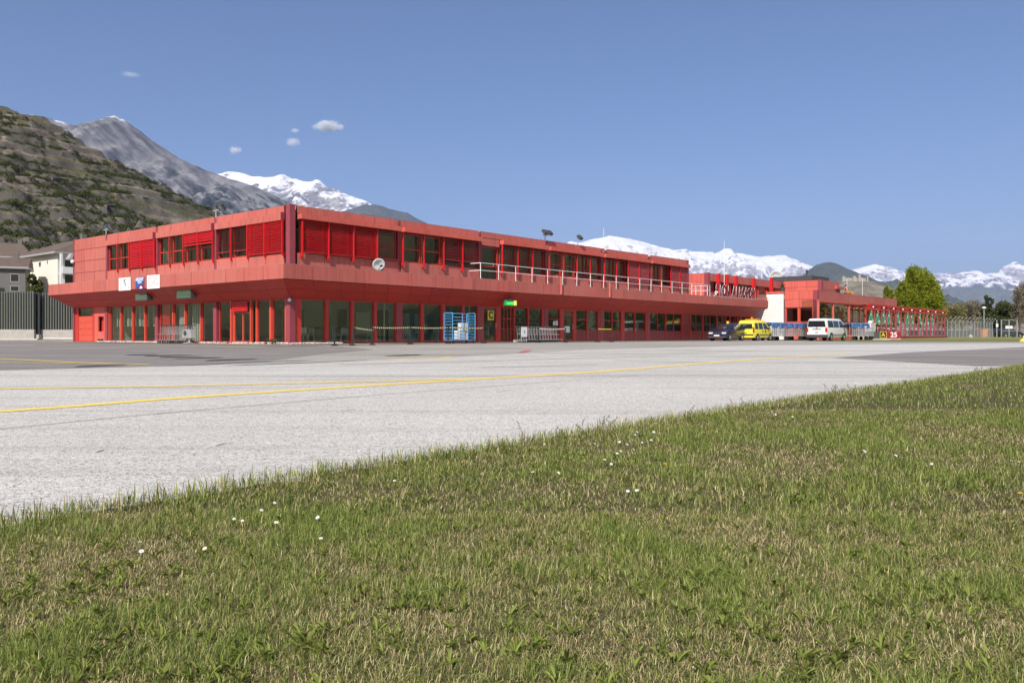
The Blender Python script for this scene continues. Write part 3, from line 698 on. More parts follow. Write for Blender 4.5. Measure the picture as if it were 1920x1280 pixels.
# roof letters, one mesh for each character
sign = bp('roof_letters', 'free-standing dark red letters reading SION AEROPORT on the canopy roof', 'sign', 0, 0, 0)
sign.location = (C0[0], C0[1], 0)
s0, s1 = ra(1344,-.85), ra(1417,-.85); word = 'SION AEROPORT'; st = (s1-s0)/(len(word)-1)
for i, ch in enumerate(word):
    if ch == ' ': continue
    a = s0 + st*(i) 
    q = text('letter', ch, 1.36, M['white'], sign, (a,-.85,4.62), RR, .014, .14, .072, sx=.76)
    f_ = text('letter_face', ch, 1.36, M['letter_red'], None, (0,0,.020), (0,0,0), .004, .14, .068); f_.parent = q
mb = MB(); mb.box(s0-.5,-.9,4.07,s1+.5,-.84,4.13); mb.box(s0-.5,-.6,4.05,s1+.5,-.54,4.11)
for k in range(7): a = s0 + (s1-s0)*k/6; mb.box(a-.03,-.9,4.05,a+.03,-.54,4.09)
obj('support_rail', mb, M['galv'], sign)
# panels on the left canopy edge
def fascia_sign(px0, px1, y0, y1, name, label, m):
    A = -1.245; b0, b1 = rb(px1, A), rb(px0, A); bm = (b0+b1)/2; Y = P(A,bm)[1]
    z0, z1 = H+(HZ-y1)*Y/F, H+(HZ-y0)*Y/F
    t = bp(name, label, 'sign', A, bm, z0); mb = MB(); w = b1-b0
    mb.box(-.03,-w/2,0,0,w/2,z1-z0); obj('board', mb, M[m], t); return t, w, z1-z0
t, w, h = fascia_sign(223.5,245.5,520.5,544.5,'info_board','white board with a small grey emblem above the left entrance','white')
mb = MB()
for z0, z1, y0, y1 in ((.78,.86,-.16,.16),(.62,.78,-.02,.14),(.5,.62,-.1,.02),(.36,.5,-.16,-.02)): mb.slab((-.036,y1,z0*h),(-.036,y0,z0*h),(-.036,y0-.06,z1*h),(-.036,y1-.06,z1*h),.004)
obj('emblem', mb, M['greyink'], t)
mb = MB()
for sgn in (-1,1):
    for z_ in (.14,.2,.26): mb.box(-.034,sgn*.5-.07,z_*h,-.03,sgn*.5+.07,z_*h+.02)
obj('small_print', mb, M['greyink'], t)
t, w, h = fascia_sign(255,270.5,519.5,542,'airport_board','narrow blue board reading AEROPORT SION on the canopy edge','signblue')
text('lettering','AEROPORT',.27,M['white'],t,(-.034,0,h*.80),LR,.003,0,.008,sx=.72); text('lettering','SION',.2,M['white'],t,(-.034,0,h*.56),LR,.003,0,.006)
mb = MB(); mb.add([(-.034,w/2-.03,.03),(-.034,-w/2+.03,.03),(-.034,-w/2+.03,.42*h),(-.034,-.1,.36*h),(-.034,.1,.22*h),(-.034,w/2-.03,.12*h)],[(0,1,2,3,4,5)]); obj('red_slope', mb, M['signred'], t)
mb = MB(); mb.add([(-.038,.02,.03),(-.038,-.34,.03),(-.038,-.34,.16*h),(-.038,-.26,.26*h),(-.038,-.2,.2*h),(-.038,-.12,.27*h),(-.038,-.05,.17*h)],[(0,1,2,3,4,5,6)]); obj('white_peak', mb, M['white'], t)
t, w, h = fascia_sign(276.5,300,515.5,541,'wavy_board','white board with wavy lines of small red writing on the canopy edge','white')
mb = MB()
for r_ in range(5):
    for k in range(15):
        if k in ((4,9),(6,),(3,10),(5,11),(7,))[r_]: continue
        y = w/2*.80 - k*w*.8/14; zc = h*(.80-.145*r_) + .05*math.sin(k*.55+r_*.6) + k*.006
        mb.box(-.035,y-.016,zc-.018,-.03,y+.016,zc+.02*(1 if k % 3 else 1.9)); 
obj('writing', mb, M['ink'], t)
# display screens under the left canopy
def screen(px0, px1, y0, y1, label, lit):
    A = -.95; b0, b1 = rb(px1, A), rb(px0, A); bm = (b0+b1)/2; Y = P(A,bm)[1]; z0, z1 = H+(HZ-y1)*Y/F, H+(HZ-y0)*Y/F
    t = bp('display_screen', label, 'display', A, bm, z0, group='screens under the canopy'); w = b1-b0; h = z1-z0
    mb = MB(); mb.box(0,-w/2,0,.35,w/2,h); obj('case', mb, M['darkgrey'], t)
    mb = MB(); mb.box(-.012,-w/2+.05,.05,-.001,w/2-.05,h-.05); obj('screen', mb, M['greyled'], t)
    mb = MB(); mb.tube([(.15,-w/3,h),(.15,-w/3,h+.3)],.03,6); mb.tube([(.15,w/3,h),(.15,w/3,h+.3)],.03,6); obj('bracket', mb, M['galv'], t)
    if lit:
        mb = MB()
        for r_, (zz, hh, n) in enumerate(((.72,.11,9),(.5,.045,14),(.4,.045,12),(.3,.045,13),(.2,.045,10))):
            for k in range(n):
                y = w/2-.16-k*(w-.32)/max(n-1,1); mb.box(-.017,y-.028,zz*h,-.013,y+.02,zz*h+hh)
        obj('lit_row', mb, M['led'], t)
M['greyled'] = simple('unlit_display', (.10,.115,.085), .35); M['led'] = emit('green_led', (.06,.42,.10), .32)
screen(253.5,276,543.5,564,'blank dark display screen under the canopy, no green text',False)
screen(331,358,538.5,560,'display screen with green text rows under the canopy',True)
# green emergency exit box and gate letter
a = ra(957,-1.0); t = bp('exit_sign', 'lit green and yellow exit box hanging under the canopy', 'sign', a, -1.0, 2.42)
mb = MB(); mb.box(-.62,-.1,0,.55,.1,.36); obj('case', mb, M['green'], t)
mb = MB(); mb.box(-.58,-.115,.03,.2,-.101,.26); obj('green_face', mb, emit('exit_green',(.02,.7,.06),.9), t)
mb = MB(); mb.box(.22,-.117,.03,.5,-.101,.33); obj('yellow_face', mb, emit('exit_yellow',(.8,.72,.15),.9), t)
mb = MB(); mb.box(-.3,-.124,.13,-.05,-.117,.16); mb.add([(-.4,-.124,.145),(-.28,-.124,.08),(-.28,-.124,.21)],[(0,1,2)]); mb.box(.02,-.124,.08,.06,-.117,.2); mb.ball((.04,-.12,.225),.025); obj('pictogram', mb, M['white'], t)
mb = MB(); mb.tube([(0,0,.36),(0,0,.95)],.03,6); obj('hanger', mb, M['darkgrey'], t)
t = bp('gate_sign', 'yellow square sign with a black letter C on the glass door', 'sign', ra(918.5,0), -.07, 1.48)
mb = MB(); mb.box(-.3,-.012,0,.3,.0,.62); obj('board', mb, M['signyellow'], t); text('letter','C',.62,M['black'],t,(0,-.016,.31),RR,.004,0,.02)
# satellite dish, lamps, aerials
def dish(a, b, z, r, label, rz, tilt, grp=None):
    t = bp('satellite_dish', label, 'dish', a, b, z, rz); mb = MB(); n = 14; rings = 4
    c = Vector((0,0,r*1.05)); rot = Matrix.Rotation(tilt, 3, 'X')
    vs = []; fs = []
    for j in range(rings+1):
        for k in range(n):
            q = j/rings*r; p_ = Vector((q*math.cos(2*PI*k/n), -(r*.25)*(1-(q/r)**2)*-1 - r*.25, q*math.sin(2*PI*k/n)*.92)); vs.append(tuple(c + rot @ p_))
    for j in range(rings):
        for k in range(n): a_ = j*n+k; b_ = j*n+(k+1) % n; fs.append((a_,b_,b_+n,a_+n))
    mb.add(vs, fs); o = obj('reflector', mb, M['dirtywhite'], t, 60); md = o.modifiers.new('thick','SOLIDIFY'); md.thickness = .03
    mb = MB(); mb.tube([tuple(c + rot @ Vector((0,-.05,-r*.85))), tuple(c + rot @ Vector((0.05,-r*.9,-r*.1)))],.02,6); mb.tube([tuple(c + rot @ Vector((0.02,-r*.85,-r*.14))), tuple(c + rot @ Vector((.08,-r*1.1,0)))],.06,8); obj('feed_arm', mb, M['black'], t)
    mb = MB(); mb.tube([(0,.12,.0),(0,.12,r*1.0)],.035,8); mb.box(-.25,-.1,0,.25,.3,.04); obj('mast', mb, M['galv'], t)
    return t
dish(ra(708,-.55), -.6, ZD+.01, .38, 'small white satellite dish standing on the canopy below the blinds', -.35, .25)
dish(66.5, 2.0, 6.35, .75, 'large white satellite dish low on the far red roof', -.9, .2)
def flood(px, side, label, double=True, up=.0, cat='floodlight', z=ZT):
    if side == 'L': b = rb(px, .05); a = .05
    else: a = ra(px, .05); b = .05
    t = bp('floodlight', label, cat, a, b, z, PI/2 if side == 'L' else 0, 'roof floodlights')
    mb = MB(); mb.tube([(0,0,-.25),(0,0,.38)],.035,8); mb.box(-.3 if double else -.05,-.03,.34,.3 if double else .05,.03,.4); obj('pole', mb, M['galv'], t)
    for s in ((-1,1) if double else (0,)):
        mb = MB(); x = s*.27; mb.panels((x-.2,-.28,.36),(x+.2,-.28,.36),(x+.2,-.02,.62),(x-.2,-.02,.62),1,1,0,.17); o = obj('lamp_head', mb, M['darkgrey'], t)
        mb = MB(); mb.panels((x-.17,-.27,.355),(x+.17,-.27,.355),(x+.17,-.04,.585),(x-.17,-.04,.585),1,1,0,-.008); obj('lens', mb, M['galv'], o)
    return t
flood(405,'L','double floodlight on the sunlit parapet near the corner column'); flood(199,'L','double floodlight at the far end of the sunlit parapet')
flood(1022,'R','double floodlight on the parapet over the balcony railing'); flood(1083,'R','single floodlight on the shaded parapet, right of the double one',False)
def whip(a, b, z, h, label, kn=0):
    t = bp('aerial', label, 'aerial', a, b, z, group='roof aerials'); mb = MB(); mb.tube([(0,0,0),(0,0,h*.4),(0,0,h)],.03,6,True,.016); obj('mast', mb, M['white'], t)
    mb = MB(); mb.lathe([(.1,0),(.1,.05),(.05,.12)],n=10); obj('foot', mb, M['galv'], t)
    if kn: mb = MB(); mb.ball((0,0,h*.55), .07); mb.tube([(-.18,0,h*.4),(.18,0,h*.4)],.02,5); obj('head', mb, M['dirtywhite'], t)
whip(ra(1132,1), 1, 7.0, 2.0, 'thin white aerial above the shaded parapet'); whip(ra(1358,-.5), -.5, ZD+.02, 5.4, 'tall thin white mast beside the roof letters')
whip(.6,.4,7.0,.62,'short aerial beside the top of the corner column',1); whip(ra(1617,-4), -4, 4.36, 2.9, 'white mast on the restaurant roof'); whip(ra(1588,-2), -2, 4.36, 3.0, 'short mast behind the person in red')
def camera_box(a, b, z, rz, label):
    t = bp('security_camera', label, 'camera', a, b, z, rz); mb = MB(); mb.tube([(0,0,0),(0,-.12,.08),(0,-.2,.3)],.03,6); obj('arm', mb, M['galv'], t)
    mb = MB(); mb.box(-.07,-.4,.28,.07,-.1,.42); mb.lathe([(.1,.1),(.11,.16),(.06,.24)],(0,-.2,0),10); obj('housing', mb, M['dirtywhite'], t)
camera_box(ra(1131,-.02), -.05, 6.95, 0, 'small camera bracket on the parapet near the aerial'); camera_box(ra(1213,-.02), -.05, 6.95, 0, 'small camera bracket on the parapet at the last bay joint')
camera_box(ra(1338,-.95), -.95, 4.1, .5, 'white camera on a post at the left end of the roof letters').__class__
t = bp('wall_lamp', 'grey square floodlight on the far left corner of the terminal', 'lamp', -.02, LB-.1, 5.75, 0)
mb = MB(); mb.box(-.2,-.03,.0,0,.03,.06); obj('bracket', mb, M['galv'], t); mb = MB(); mb.panels((-.35,.0,.1),(-.35,.55,.1),(-.15,.55,.5),(-.15,.0,.5),1,1,0,.16); obj('lamp_head', mb, M['galv'], t); mb = MB(); mb.ball((-.15,-.05,-.1),.13); obj('camera_dome', mb, M['white'], t)
t = bp('corner_camera', 'tiny white camera under the canopy at the corner column', 'camera', -.15, -.15, 2.22, 0); mb = MB(); mb.box(-.06,-.06,0,.06,.06,.14); obj('housing', mb, M['white'], t); mb = MB(); mb.tube([(0,0,.14),(0,0,.22)],.02,6); obj('bracket', mb, M['galv'], t)
# roof machinery
t = bp('roof_fan', 'steel roof ventilator with a round hood on the rear hall', 'ventilator', ra(1361,4), 4, 6.2); mb = MB(); mb.lathe([(.42,0),(.42,.7),(.6,.75),(.6,.85),(.4,1.05),(.1,1.12)]); obj('hood', mb, M['galv'], t, 30); mb = MB(); mb.box(-.6,-.6,-.02,.6,.6,.1); obj('base', mb, M['galv'], t)
t = bp('roof_duct', 'shiny curved steel duct unit on the rear hall roof', 'duct', ra(1397,4), 4, 6.2); mb = MB(); mb.prism([(-1.2,0),(-1.2,.5),(-.9,.85),(-.4,1.0),(1.2,1.0),(1.2,0)],-.6,.6); obj('casing', mb, M['galv'], t); mb = MB(); mb.tube([(-1.7,0,0),(-1.7,0,.55),(-1.2,0,.6)],.28,12); obj('elbow', mb, M['chrome'], t, 40)
t = bp('roof_plant_room', 'dark metal plant box on top of the restaurant block', 'plant box', 68.5, 0, 6.32); mb = MB(); mb.panels((-2.6,-2.4,0),(2.6,-2.4,0),(2.6,-2.4,.72),(-2.6,-2.4,.72),6,1,.03,-.03); mb.panels((-2.6,2,0),(-2.6,-2.4,0),(-2.6,-2.4,.72),(-2.6,2,.72),5,1,.03,.03); mb.box(-2.57,-2.37,0,2.57,2,.7); obj('casing', mb, M['darkgrey'], t)
mb = MB(); mb.tube([(-.4,-1,.72),(-.4,-1,1.25)],.05,6); mb.ball((-.4,-1,1.35),.14); obj('vent_cowl', mb, M['black'], t)
def spiky(a, b, z, r, label):
    t = bp('spiky_plant', label, 'plant', a, b, z); mb = MB()
    for k in range(70):
        az = random.uniform(0,2*PI); el = random.uniform(.2,1.4); l = r*random.uniform(.8,1.1); d = Vector((math.cos(az)*math.cos(el), math.sin(az)*math.cos(el), math.sin(el))); s = d.cross(Vector((0,0,1))).normalized()*.03
        mb.add([tuple(-s), tuple(s), tuple(d*l)],[(0,1,2)])
    obj('leaves', mb, M['leaf_dark'], t); mb = MB(); mb.lathe([(.2,-.5),(.28,-.02),(.28,.02)]); obj('pot', mb, M['darkgrey'], t)
spiky(ra(1467,-1.4), -1.4, 5.5, .7, 'spiky plant in a pot in front of the white roof dish')
# railing on the canopy
rl = bp('railing', 'white tubular railing along the canopy beyond the balcony door', 'railing', 0, 0, ZD+.01); rl.location.x, rl.location.y = C0
a0, a1 = ra(901,-1.0), ra(1331,-1.0); npst = round((a1-a0)/1.72)
for i in range(npst+1):
    a = a0 + (a1-a0)*i/npst; mb = MB(); mb.tube([(a,-1.0,0),(a,-1.0,.98)],.022,6); mb.box(a-.08,-1.06,0,a+.08,-.94,.015); obj('post', mb, M['white'], rl)
for z_ in (.52,.98): mb = MB(); mb.tube([(a0,-1.0,z_),(a1,-1.0,z_)],.019,6); mb.tube([(a0,-1.0,z_),(a0,-.08,z_)],.026,6); obj('rail', mb, M['white'], rl)
r2 = bp('short_railing', 'short white railing return beside the rear hall', 'railing', 0, 0, ZD+.01); r2.location.x, r2.location.y = C0
for a, b in ((43.2,1.2),(44.6,.4),(45.7,-.2)):
    mb = MB(); mb.tube([(a,b,0),(a,b,.98)],.03,6); obj('post', mb, M['white'], r2)
mb = MB(); [mb.tube([(43.2,1.2,q),(45.7,-.2,q)],.026,6) for q in (.52,.98)]; obj('rail', mb, M['white'], r2)
# ---------------------------------------------------------------- luggage trolleys
def trolley(label, group):
    t = T('luggage_trolley', label, 'luggage trolley', group=group)
    mb = MB()
    for s in (-.27,.27):
        mb.tube([(.42,s*.75,.16),(-.38,s,.16),(-.46,s,.95),(-.54,s,1.02)],.02,6)
        mb.tube([(-.40,s,.5),(.0,s*.8,.52)],.014,5)
    for x, w_ in ((.42,.2),(.1,.23),(-.2,.26)): mb.tube([(x,-w_,.165),(x,w_,.165)],.016,5)
    obj('frame', mb, M['chrome'], t)
    mb = MB(); mb.tube([(-.54,-.31,1.02),(-.54,.31,1.02)],.027,8); obj('handle', mb, M['darkgrey'], t)
    mb = MB()
    for k in range(4): y = -.2+.133*k; mb.tube([(-.445,y,.52),(-.475,y,.9)],.008,4)
    for z_ in (.52,.88): mb.tube([(-.43-z_*.05,-.26,z_),(-.43-z_*.05,.26,z_)],.009,4)
    mb.tube([(0,-.2,.52),(0,.2,.52),],.012,5); obj('basket', mb, M['chrome'], t)
    for x, y in ((-.36,-.25),(-.36,.25),(.38,0)):
        mb = MB(); mb.disc((x,y,.075),(0,1,0),.075,.04,12); obj('wheel', mb, M['rubber'], t)
    return t
tr0 = trolley('chrome luggage trolley nested in the row by the sunlit left front', 'trolleys at the left front')
b0, b1 = rb(348,-1.0), rb(302,-1.0)
for i in range(11):
    o = tr0 if i == 0 else copy_tree(tr0); b = b0 + (b1-b0)*i/10; x, y = P(-1.0, b); o.location = (x, y, .036); o.rotation_euler = (0,0,TH + PI/2 + random.uniform(-.02,.02))
tr1 = copy_tree(tr0); tr1['label'] = 'chrome luggage trolley nested in the row by the shaded right front'; tr1['group'] = 'trolleys at the right front'
a0, a1 = ra(982,-1.0), ra(1043,-1.0)
for i in range(13):
    o = tr1 if i == 0 else copy_tree(tr1); a = a0 + (a1-a0)*i/12; x, y = P(a, -1.05); o.location = (x, y, .036); o.rotation_euler = (0,0,TH + random.uniform(-.02,.02))
t = bp('trolley_dock', 'white advertising panel on a rail at the front of the right trolley row', 'panel', ra(977,-1.1), -1.1, .036); mb = MB(); mb.box(-.28,-.28,.35,.3,-.26,1.0); obj('panel', mb, M['white'], t)
mb = MB(); [mb.tube([(x,-.24,0),(x,-.24,1.0)],.02,6) for x in (-.25,.27)]; mb.tube([(-.9,-.24,.1),(.3,-.24,.1)],.03,6); mb.box(-.95,-.35,0,-.75,-.12,.16); obj('frame', mb, M['galv'], t); mb = MB(); mb.box(-.05,-.286,.6,.08,-.281,.78); obj('emblem', mb, M['greyink'], t)
t = bp('ticket_box', 'grey coin box with a dark round badge at the end of the left trolley row', 'box', -1.25, b0-.6, .036); mb = MB(); mb.panels((-.02,.5,.3),(-.02,-.5,.3),(-.02,-.38,.78),(-.02,.38,.78),1,1,0,-.3); obj('case', mb, M['galv'], t); mb = MB(); mb.disc((-.05,.15,.58),(1,0,0),.13,.03); obj('badge', mb, M['darkgrey'], t); mb = MB(); mb.tube([(.15,0,0),(.15,0,.35)],.06); mb.box(-.1,-.25,0,.35,.25,.04); obj('foot', mb, M['galv'], t)
# belt barrier posts
LAB = {627:'lone black barrier post nearest the corner column, without belt',660:'black barrier post leaning slightly at the start of the striped belt',698:'black barrier post between the leaning post and the long belts',769:'black barrier post in the middle of the long striped belt',840:'black barrier post in front of the blue roll cage',907:'black barrier post at the end of the striped belt by the gate door',1009:'black barrier post in front of the right trolley row',1060:'black barrier post beside the end of the right trolley row',1120:'barrier post on the left end of the plain yellow belt',1147:'barrier post on the right end of the plain yellow belt'}
BZ = -2.5
def bloc(px): x, y = P(ra(px, BZ), BZ); return Vector((x, y, gz(y)+.002))
pxs = list(LAB)
for i, px in enumerate(pxs):
    t = T('barrier_post', LAB[px], 'barrier post', bloc(px), TH, 'belt barrier posts'); t.location.z = max(gz(t.location.y), 0 if False else gz(t.location.y)) + .003
    if px == 660: t.rotation_euler = (0, R(6), TH)
    mb = MB(); mb.lathe([(.19,0),(.19,.04),(.16,.06),(.06,.08)],n=20); obj('base', mb, M['black'], t, 30)
    mb = MB(); mb.lathe([(.042,.08),(.042,.86),(.055,.87),(.055,.98),(.035,1.0)],n=12); obj('post', mb, M['black'], t, 30)
    nx = {660:698,698:769,769:840,840:907,1009:1060,1120:1147}.get(px)
    if nx:
        d = (bloc(nx) - bloc(px)); l = math.hypot(d.x, d.y); mb = MB(); n = 8
        for k in range(n):
            f0, f1 = k/n, (k+1)/n; s = lambda f: .93 - (.05 if nx != 1147 else 0)*4*f*(1-f)*l/4 + d.z*f
            mb.slab((f0*l,-.003,s(f0)-.035),(f1*l,-.003,s(f1)-.035),(f1*l,-.003,s(f1)+.035),(f0*l,-.003,s(f0)+.035),.006)
        obj('belt', mb, M['yellowbelt' if nx == 1147 else ('dirtywhite' if nx == 1060 else 'belt')], t)
# blue roll cage
t = bp('roll_cage', 'light blue steel roll cage with ladder sides in front of the glass', 'cage', ra(862,-1.5), -1.5, .036)
w_ = (ra(884,-1.5)-ra(842,-1.5))/2; 
for x in (-w_, w_):
    mb = MB(); mb.tube([(x,-.35,.18),(x,-.35,1.72),(x,-.3,1.78),(x,.3,1.78),(x,.35,1.72),(x,.35,.18)],.022,6)
    for k in range(8): mb.tube([(x,-.35,.3+k*.19),(x,.35,.3+k*.19)],.014,5)
    obj('side_frame', mb, M['blue'], t)
for x0, x1, y in ((-w_,-w_*.15,-.36),(w_*.35,w_,-.36),(-w_,w_,.36)):
    mb = MB(); mb.tube([(x0,y,.18),(x0,y,1.76),(x1,y,1.76),(x1,y,.18)],.02,6)
    for k in range(7): mb.tube([(x0,y,.34+k*.2),(x1,y,.34+k*.2)],.012,5)
    obj('front_frame', mb, M['blue'], t)
mb = MB(); mb.box(-w_,-.36,.15,w_,.36,.19); obj('deck', mb, M['blue'], t)
for x in (-w_+.08, w_-.08):
    for y in (-.3,.3): mb = MB(); mb.disc((x,y,.065),(0,1,0),.065,.04,12); obj('caster', mb, M['rubber'], t)
mb = MB(); mb.box(-.2,-.2,.2,.5,.28,.75); mb.box(.05,-.25,.75,.45,.2,1.2); sk = bp('sacks', 'pale grey sacks stacked inside the blue roll cage', 'sacks', ra(862,-1.5), -1.5, .036); obj('sack', mb, M['dirtywhite'], sk)
# white ground stones and kerb along the left front
mb = MB()
for k in range(420):
    b = random.uniform(-.4, 20.5); a = -random.uniform(.35,.75); r = random.uniform(.035,.08); mb.ball((a,b,.05+r*.4), r, 6, 4, (1,random.uniform(.7,1.3),.7))
for k in range(160):
    a = random.uniform(-.4, 3.0); b = -random.uniform(.35,.7); r = random.uniform(.03,.07); mb.ball((a,b,.05+r*.4), r, 6, 4, (1,random.uniform(.7,1.3),.7))
o = tag(obj('pebbles', mb, M['stone']), 'band of white pebbles along the foot of the glass front', 'pebbles', kind='stuff'); o.location = (C0[0],C0[1],0); o.rotation_euler = (0,0,TH)
# potted low shrub at corner foot
t = bp('low_plant', 'dark low plant at the foot of the corner column', 'plant', -.45, .8, .036); mb = MB()
for k in range(160):
    c = Vector((random.uniform(-.3,.3), random.uniform(-.5,.5), random.uniform(.02,.26))); d = Vector((random.uniform(-1,1),random.uniform(-1,1),random.uniform(.1,1)))*.07; s = Vector((random.uniform(-1,1),random.uniform(-1,1),0))*.04; mb.add([tuple(c-s),tuple(c+d),tuple(c+s),tuple(c-d)],[(0,1,2,3)])
obj('leaves', mb, M['leaf_dark'], t); mb = MB(); mb.tube([(0,-.3,0),(0,0,.1),(0,.3,.02)],.03); obj('stem', mb, M['wood'], t)

# ---------------------------------------------------------------- vehicles (x forward, y left)
def vehicle(name, label, cat, spec, loc, rz):
    t = T(name, label, cat, loc, rz); Wd, Ln, paint_ = spec['w']/2, spec['l'], M[spec['paint']]
    belt, roofw, zmax = spec['belt'], spec['roofw'], spec['h']
    def hw(z, x=0.0):
        e = 1.0
        xf = abs(x) / (Ln/2)
        e -= .10*max(0, (xf-.82)/.18)**2
        if z < .45: return Wd*(.95+.05*z/.45)*e
        if z < belt: return Wd*e
        return (Wd + (roofw/2-Wd)*((z-belt)/max(zmax-belt,.01))**1.25)*e
    st = spec['st']; rings = []; n = 9
    for (x, zb, zt) in st:
        zs = [zb + (zt-zb)*f for f in (0,.12,.3,.5,.68,.82,.92,.975,1.0)]
        rg = []
        for i, z in enumerate(zs):
            q = hw(z, x); q *= (.93 if i == 0 else (.955 if i == 7 else (.86 if i == 8 else 1)))
            rg.append((x, q, z))
        rings.append([(x,-y,z) for x,y,z in rg] + rg[::-1])
    m_ = len(rings[0]); mb = MB(); vs = [p for g in rings for p in g]; fs = []
    for i in range(len(rings)-1):
        for k in range(m_): a = i*m_+k; b = i*m_+(k+1) % m_; fs.append((a,b,b+m_,a+m_))
    fs += [tuple(range(m_)), tuple(range((len(rings)-1)*m_, len(rings)*m_))[::-1]]
    mb.add(vs, fs); obj('body', mb, paint_, t, 38)
    def zt_at(x):
        for (x0,_,z0),(x1,_,z1) in zip(st[:-1], st[1:]):
            if min(x0,x1) <= x <= max(x0,x1): return z0+(z1-z0)*(x-x0)/(x1-x0)
    for poly in spec['side_win']:           # side windows
        for s in (-1,1):
            mb = MB(); pts = [(x, s*(hw(z,x)+.008), z) for x,z in poly]; mb.add(pts, [tuple(range(len(pts)))]); obj('side_window', mb, M['carglass_dark'], t)
    for nm, x0, x1, z0, z1, k in spec['screens']:   # windscreen / rear window as sloped sheets
        y0, y1 = hw(z0)*k, hw(z1)*k; dx = .014*(1 if x0 > 0 else -1)
        mb = MB(); mb.add([(x0+dx,-y0,z0+.01),(x0+dx,y0,z0+.01),(x1+dx,y1,z1+.01),(x1+dx,-y1,z1+.01)],[(0,1,2,3)]); obj(nm, mb, M['carglass_dark'], t)
    for x in spec['axles']:
        for s in (-1,1):
            r = spec['wr']; y = s*(Wd-.08)
            mb = MB(); mb.disc((x, s*(Wd-.045), r+.03),(0,1,0), r+.055, .10, 24); obj('wheel_arch', mb, M['black'], t)
            mb = MB(); mb.disc((x, s*(Wd-.10), r),(0,1,0), r, .22, 24); w = obj('wheel', mb, M['rubber'], t, 30)
            mb = MB(); mb.disc((x, s*(Wd+.012), r),(0,1,0), r*.64, .02, 16); mb.disc((x, s*(Wd+.022), r),(0,1,0), r*.2, .03, 10)
            obj('rim', mb, M['rim'], w)
    for nm, (x0,y0,z0,x1,y1,z1), mm, mirror in spec['boxes']:
        for s in ((-1,1) if mirror else (1,)):
            mb = MB(); mb.box(x0, s*y0, z0, x1, s*y1, z1); o = obj(nm, mb, M[mm], t)
            bv = o.modifiers.new('round','BEVEL'); bv.width = min(.03, .3*min(abs(x1-x0),abs(y1-y0),abs(z1-z0))); bv.segments = 2
    return t
M['carglass_dark'] = simple('tinted_glass', (.018,.022,.025), .06, spec=.8)
FW = math.atan2(U[1], U[0])
# white van (rear towards us)
van = dict(w=1.9, l=4.9, h=1.97, belt=1.12, roofw=1.55, paint='cp_white', wr=.33, axles=(-1.5,1.5),
  st=[(-2.45,.32,1.86),(-2.40,.30,1.94),(-2.2,.28,1.97),(.9,.28,1.97),(1.25,.28,1.88),(1.65,.28,1.5),(1.85,.28,1.18),(2.3,.28,1.0),(2.42,.3,.85),(2.47,.34,.7)],
  side_win=[[(-2.2,1.2),(-1.0,1.2),(-1.02,1.78),(-2.1,1.78)],[(-.92,1.2),(.3,1.2),(.28,1.78),(-.92,1.78)],[(.42,1.2),(1.5,1.2),(1.42,1.42),(1.05,1.76),(.42,1.78)]],
  screens=[('rear_window',-2.45,-2.45,1.22,1.76,.86),('windscreen',1.83,1.27,1.2,1.84,.86)],
  boxes=[('rear_bumper',(-2.52,-.93,.28,-2.3,.93,.56),'darkgrey',False),('tail_light',(-2.475,.74,.78,-2.38,.93,1.16),'lamp_red',True),('tail_handle',(-2.475,-.4,1.0,-2.45,.4,1.06),'darkgrey',False),('plate_recess',(-2.47,-.14,.72,-2.455,.14,.78),'darkgrey',False),('badge',(-2.475,-.07,1.1,-2.455,.07,1.2),'chrome',False),('mirror',(1.2,.98,1.15,1.34,1.2,1.45),'black',True),('side_rub_strip',(-1.1,.945,.5,1.1,.965,.56),'darkgrey',True),('headlight',(2.2,.6,.75,2.42,.86,.95),'lamp_clear',True)])
x, y = (1534-960)/F*74.6, 74.6; vehicle('white_van', 'white passenger van seen from behind, parked before the baggage carts', 'van', van, (x+U[0]*2.3, y+U[1]*2.3, .0), FW-.03)
# yellow high-roof car (rear towards us)
yel = dict(w=1.70, l=4.0, h=1.88, belt=1.0, roofw=1.34, paint='cp_yellow', wr=.29, axles=(-1.3,1.3),
  st=[(-2.0,.34,1.72),(-1.96,.3,1.81),(-1.8,.26,1.87),(.2,.26,1.88),(.6,.26,1.8),(.95,.26,1.4),(1.2,.26,1.08),(1.7,.26,.92),(1.92,.28,.75),(1.98,.32,.6)],
  side_win=[[(-1.8,1.06),(-1.15,1.06),(-1.15,1.6),(-1.72,1.6)],[(-1.02,1.06),(-.2,1.06),(-.2,1.62),(-1.02,1.62)],[(-.08,1.06),(.92,1.06),(.6,1.5),(.36,1.62),(-.08,1.62)]],
  screens=[('rear_window',-2.0,-1.985,1.08,1.56,.82),('windscreen',1.2,.58,1.1,1.68,.84)],
  boxes=[('rear_bumper',(-2.07,-.82,.28,-1.85,.82,.56),'cp_yellow',False),('bumper_strip',(-2.09,-.8,.47,-2.06,.8,.6),'darkgrey',False),('tail_light',(-2.03,.7,.72,-1.9,.83,1.22),'lamp_red',True),('side_rub_strip',(-.9,.835,.5,.95,.86,.58),'darkgrey',True),('tail_handle',(-2.02,-.14,.66,-2.0,.14,.72),'darkgrey',False),('wiper',(-2.03,-.02,1.04,-2.01,.28,1.07),'black',False),('beacon_bar',(-.9,-.6,1.92,-.55,.6,1.99),'orange',False),('roof_beacon',(-.8,-.08,1.98,-.64,.08,2.16),'orange',False),('red_roof_lamp',(.0,-.45,1.88,.2,-.2,2.02),'lamp_red',False),('mirror',(.72,.86,1.02,.84,1.02,1.2),'black',True),('door_emblem',(.15,.842,.72,.4,.85,.96),'darkgrey',True),('door_mark',(-.35,.842,.75,-.2,.85,.93),'darkgrey',True)])
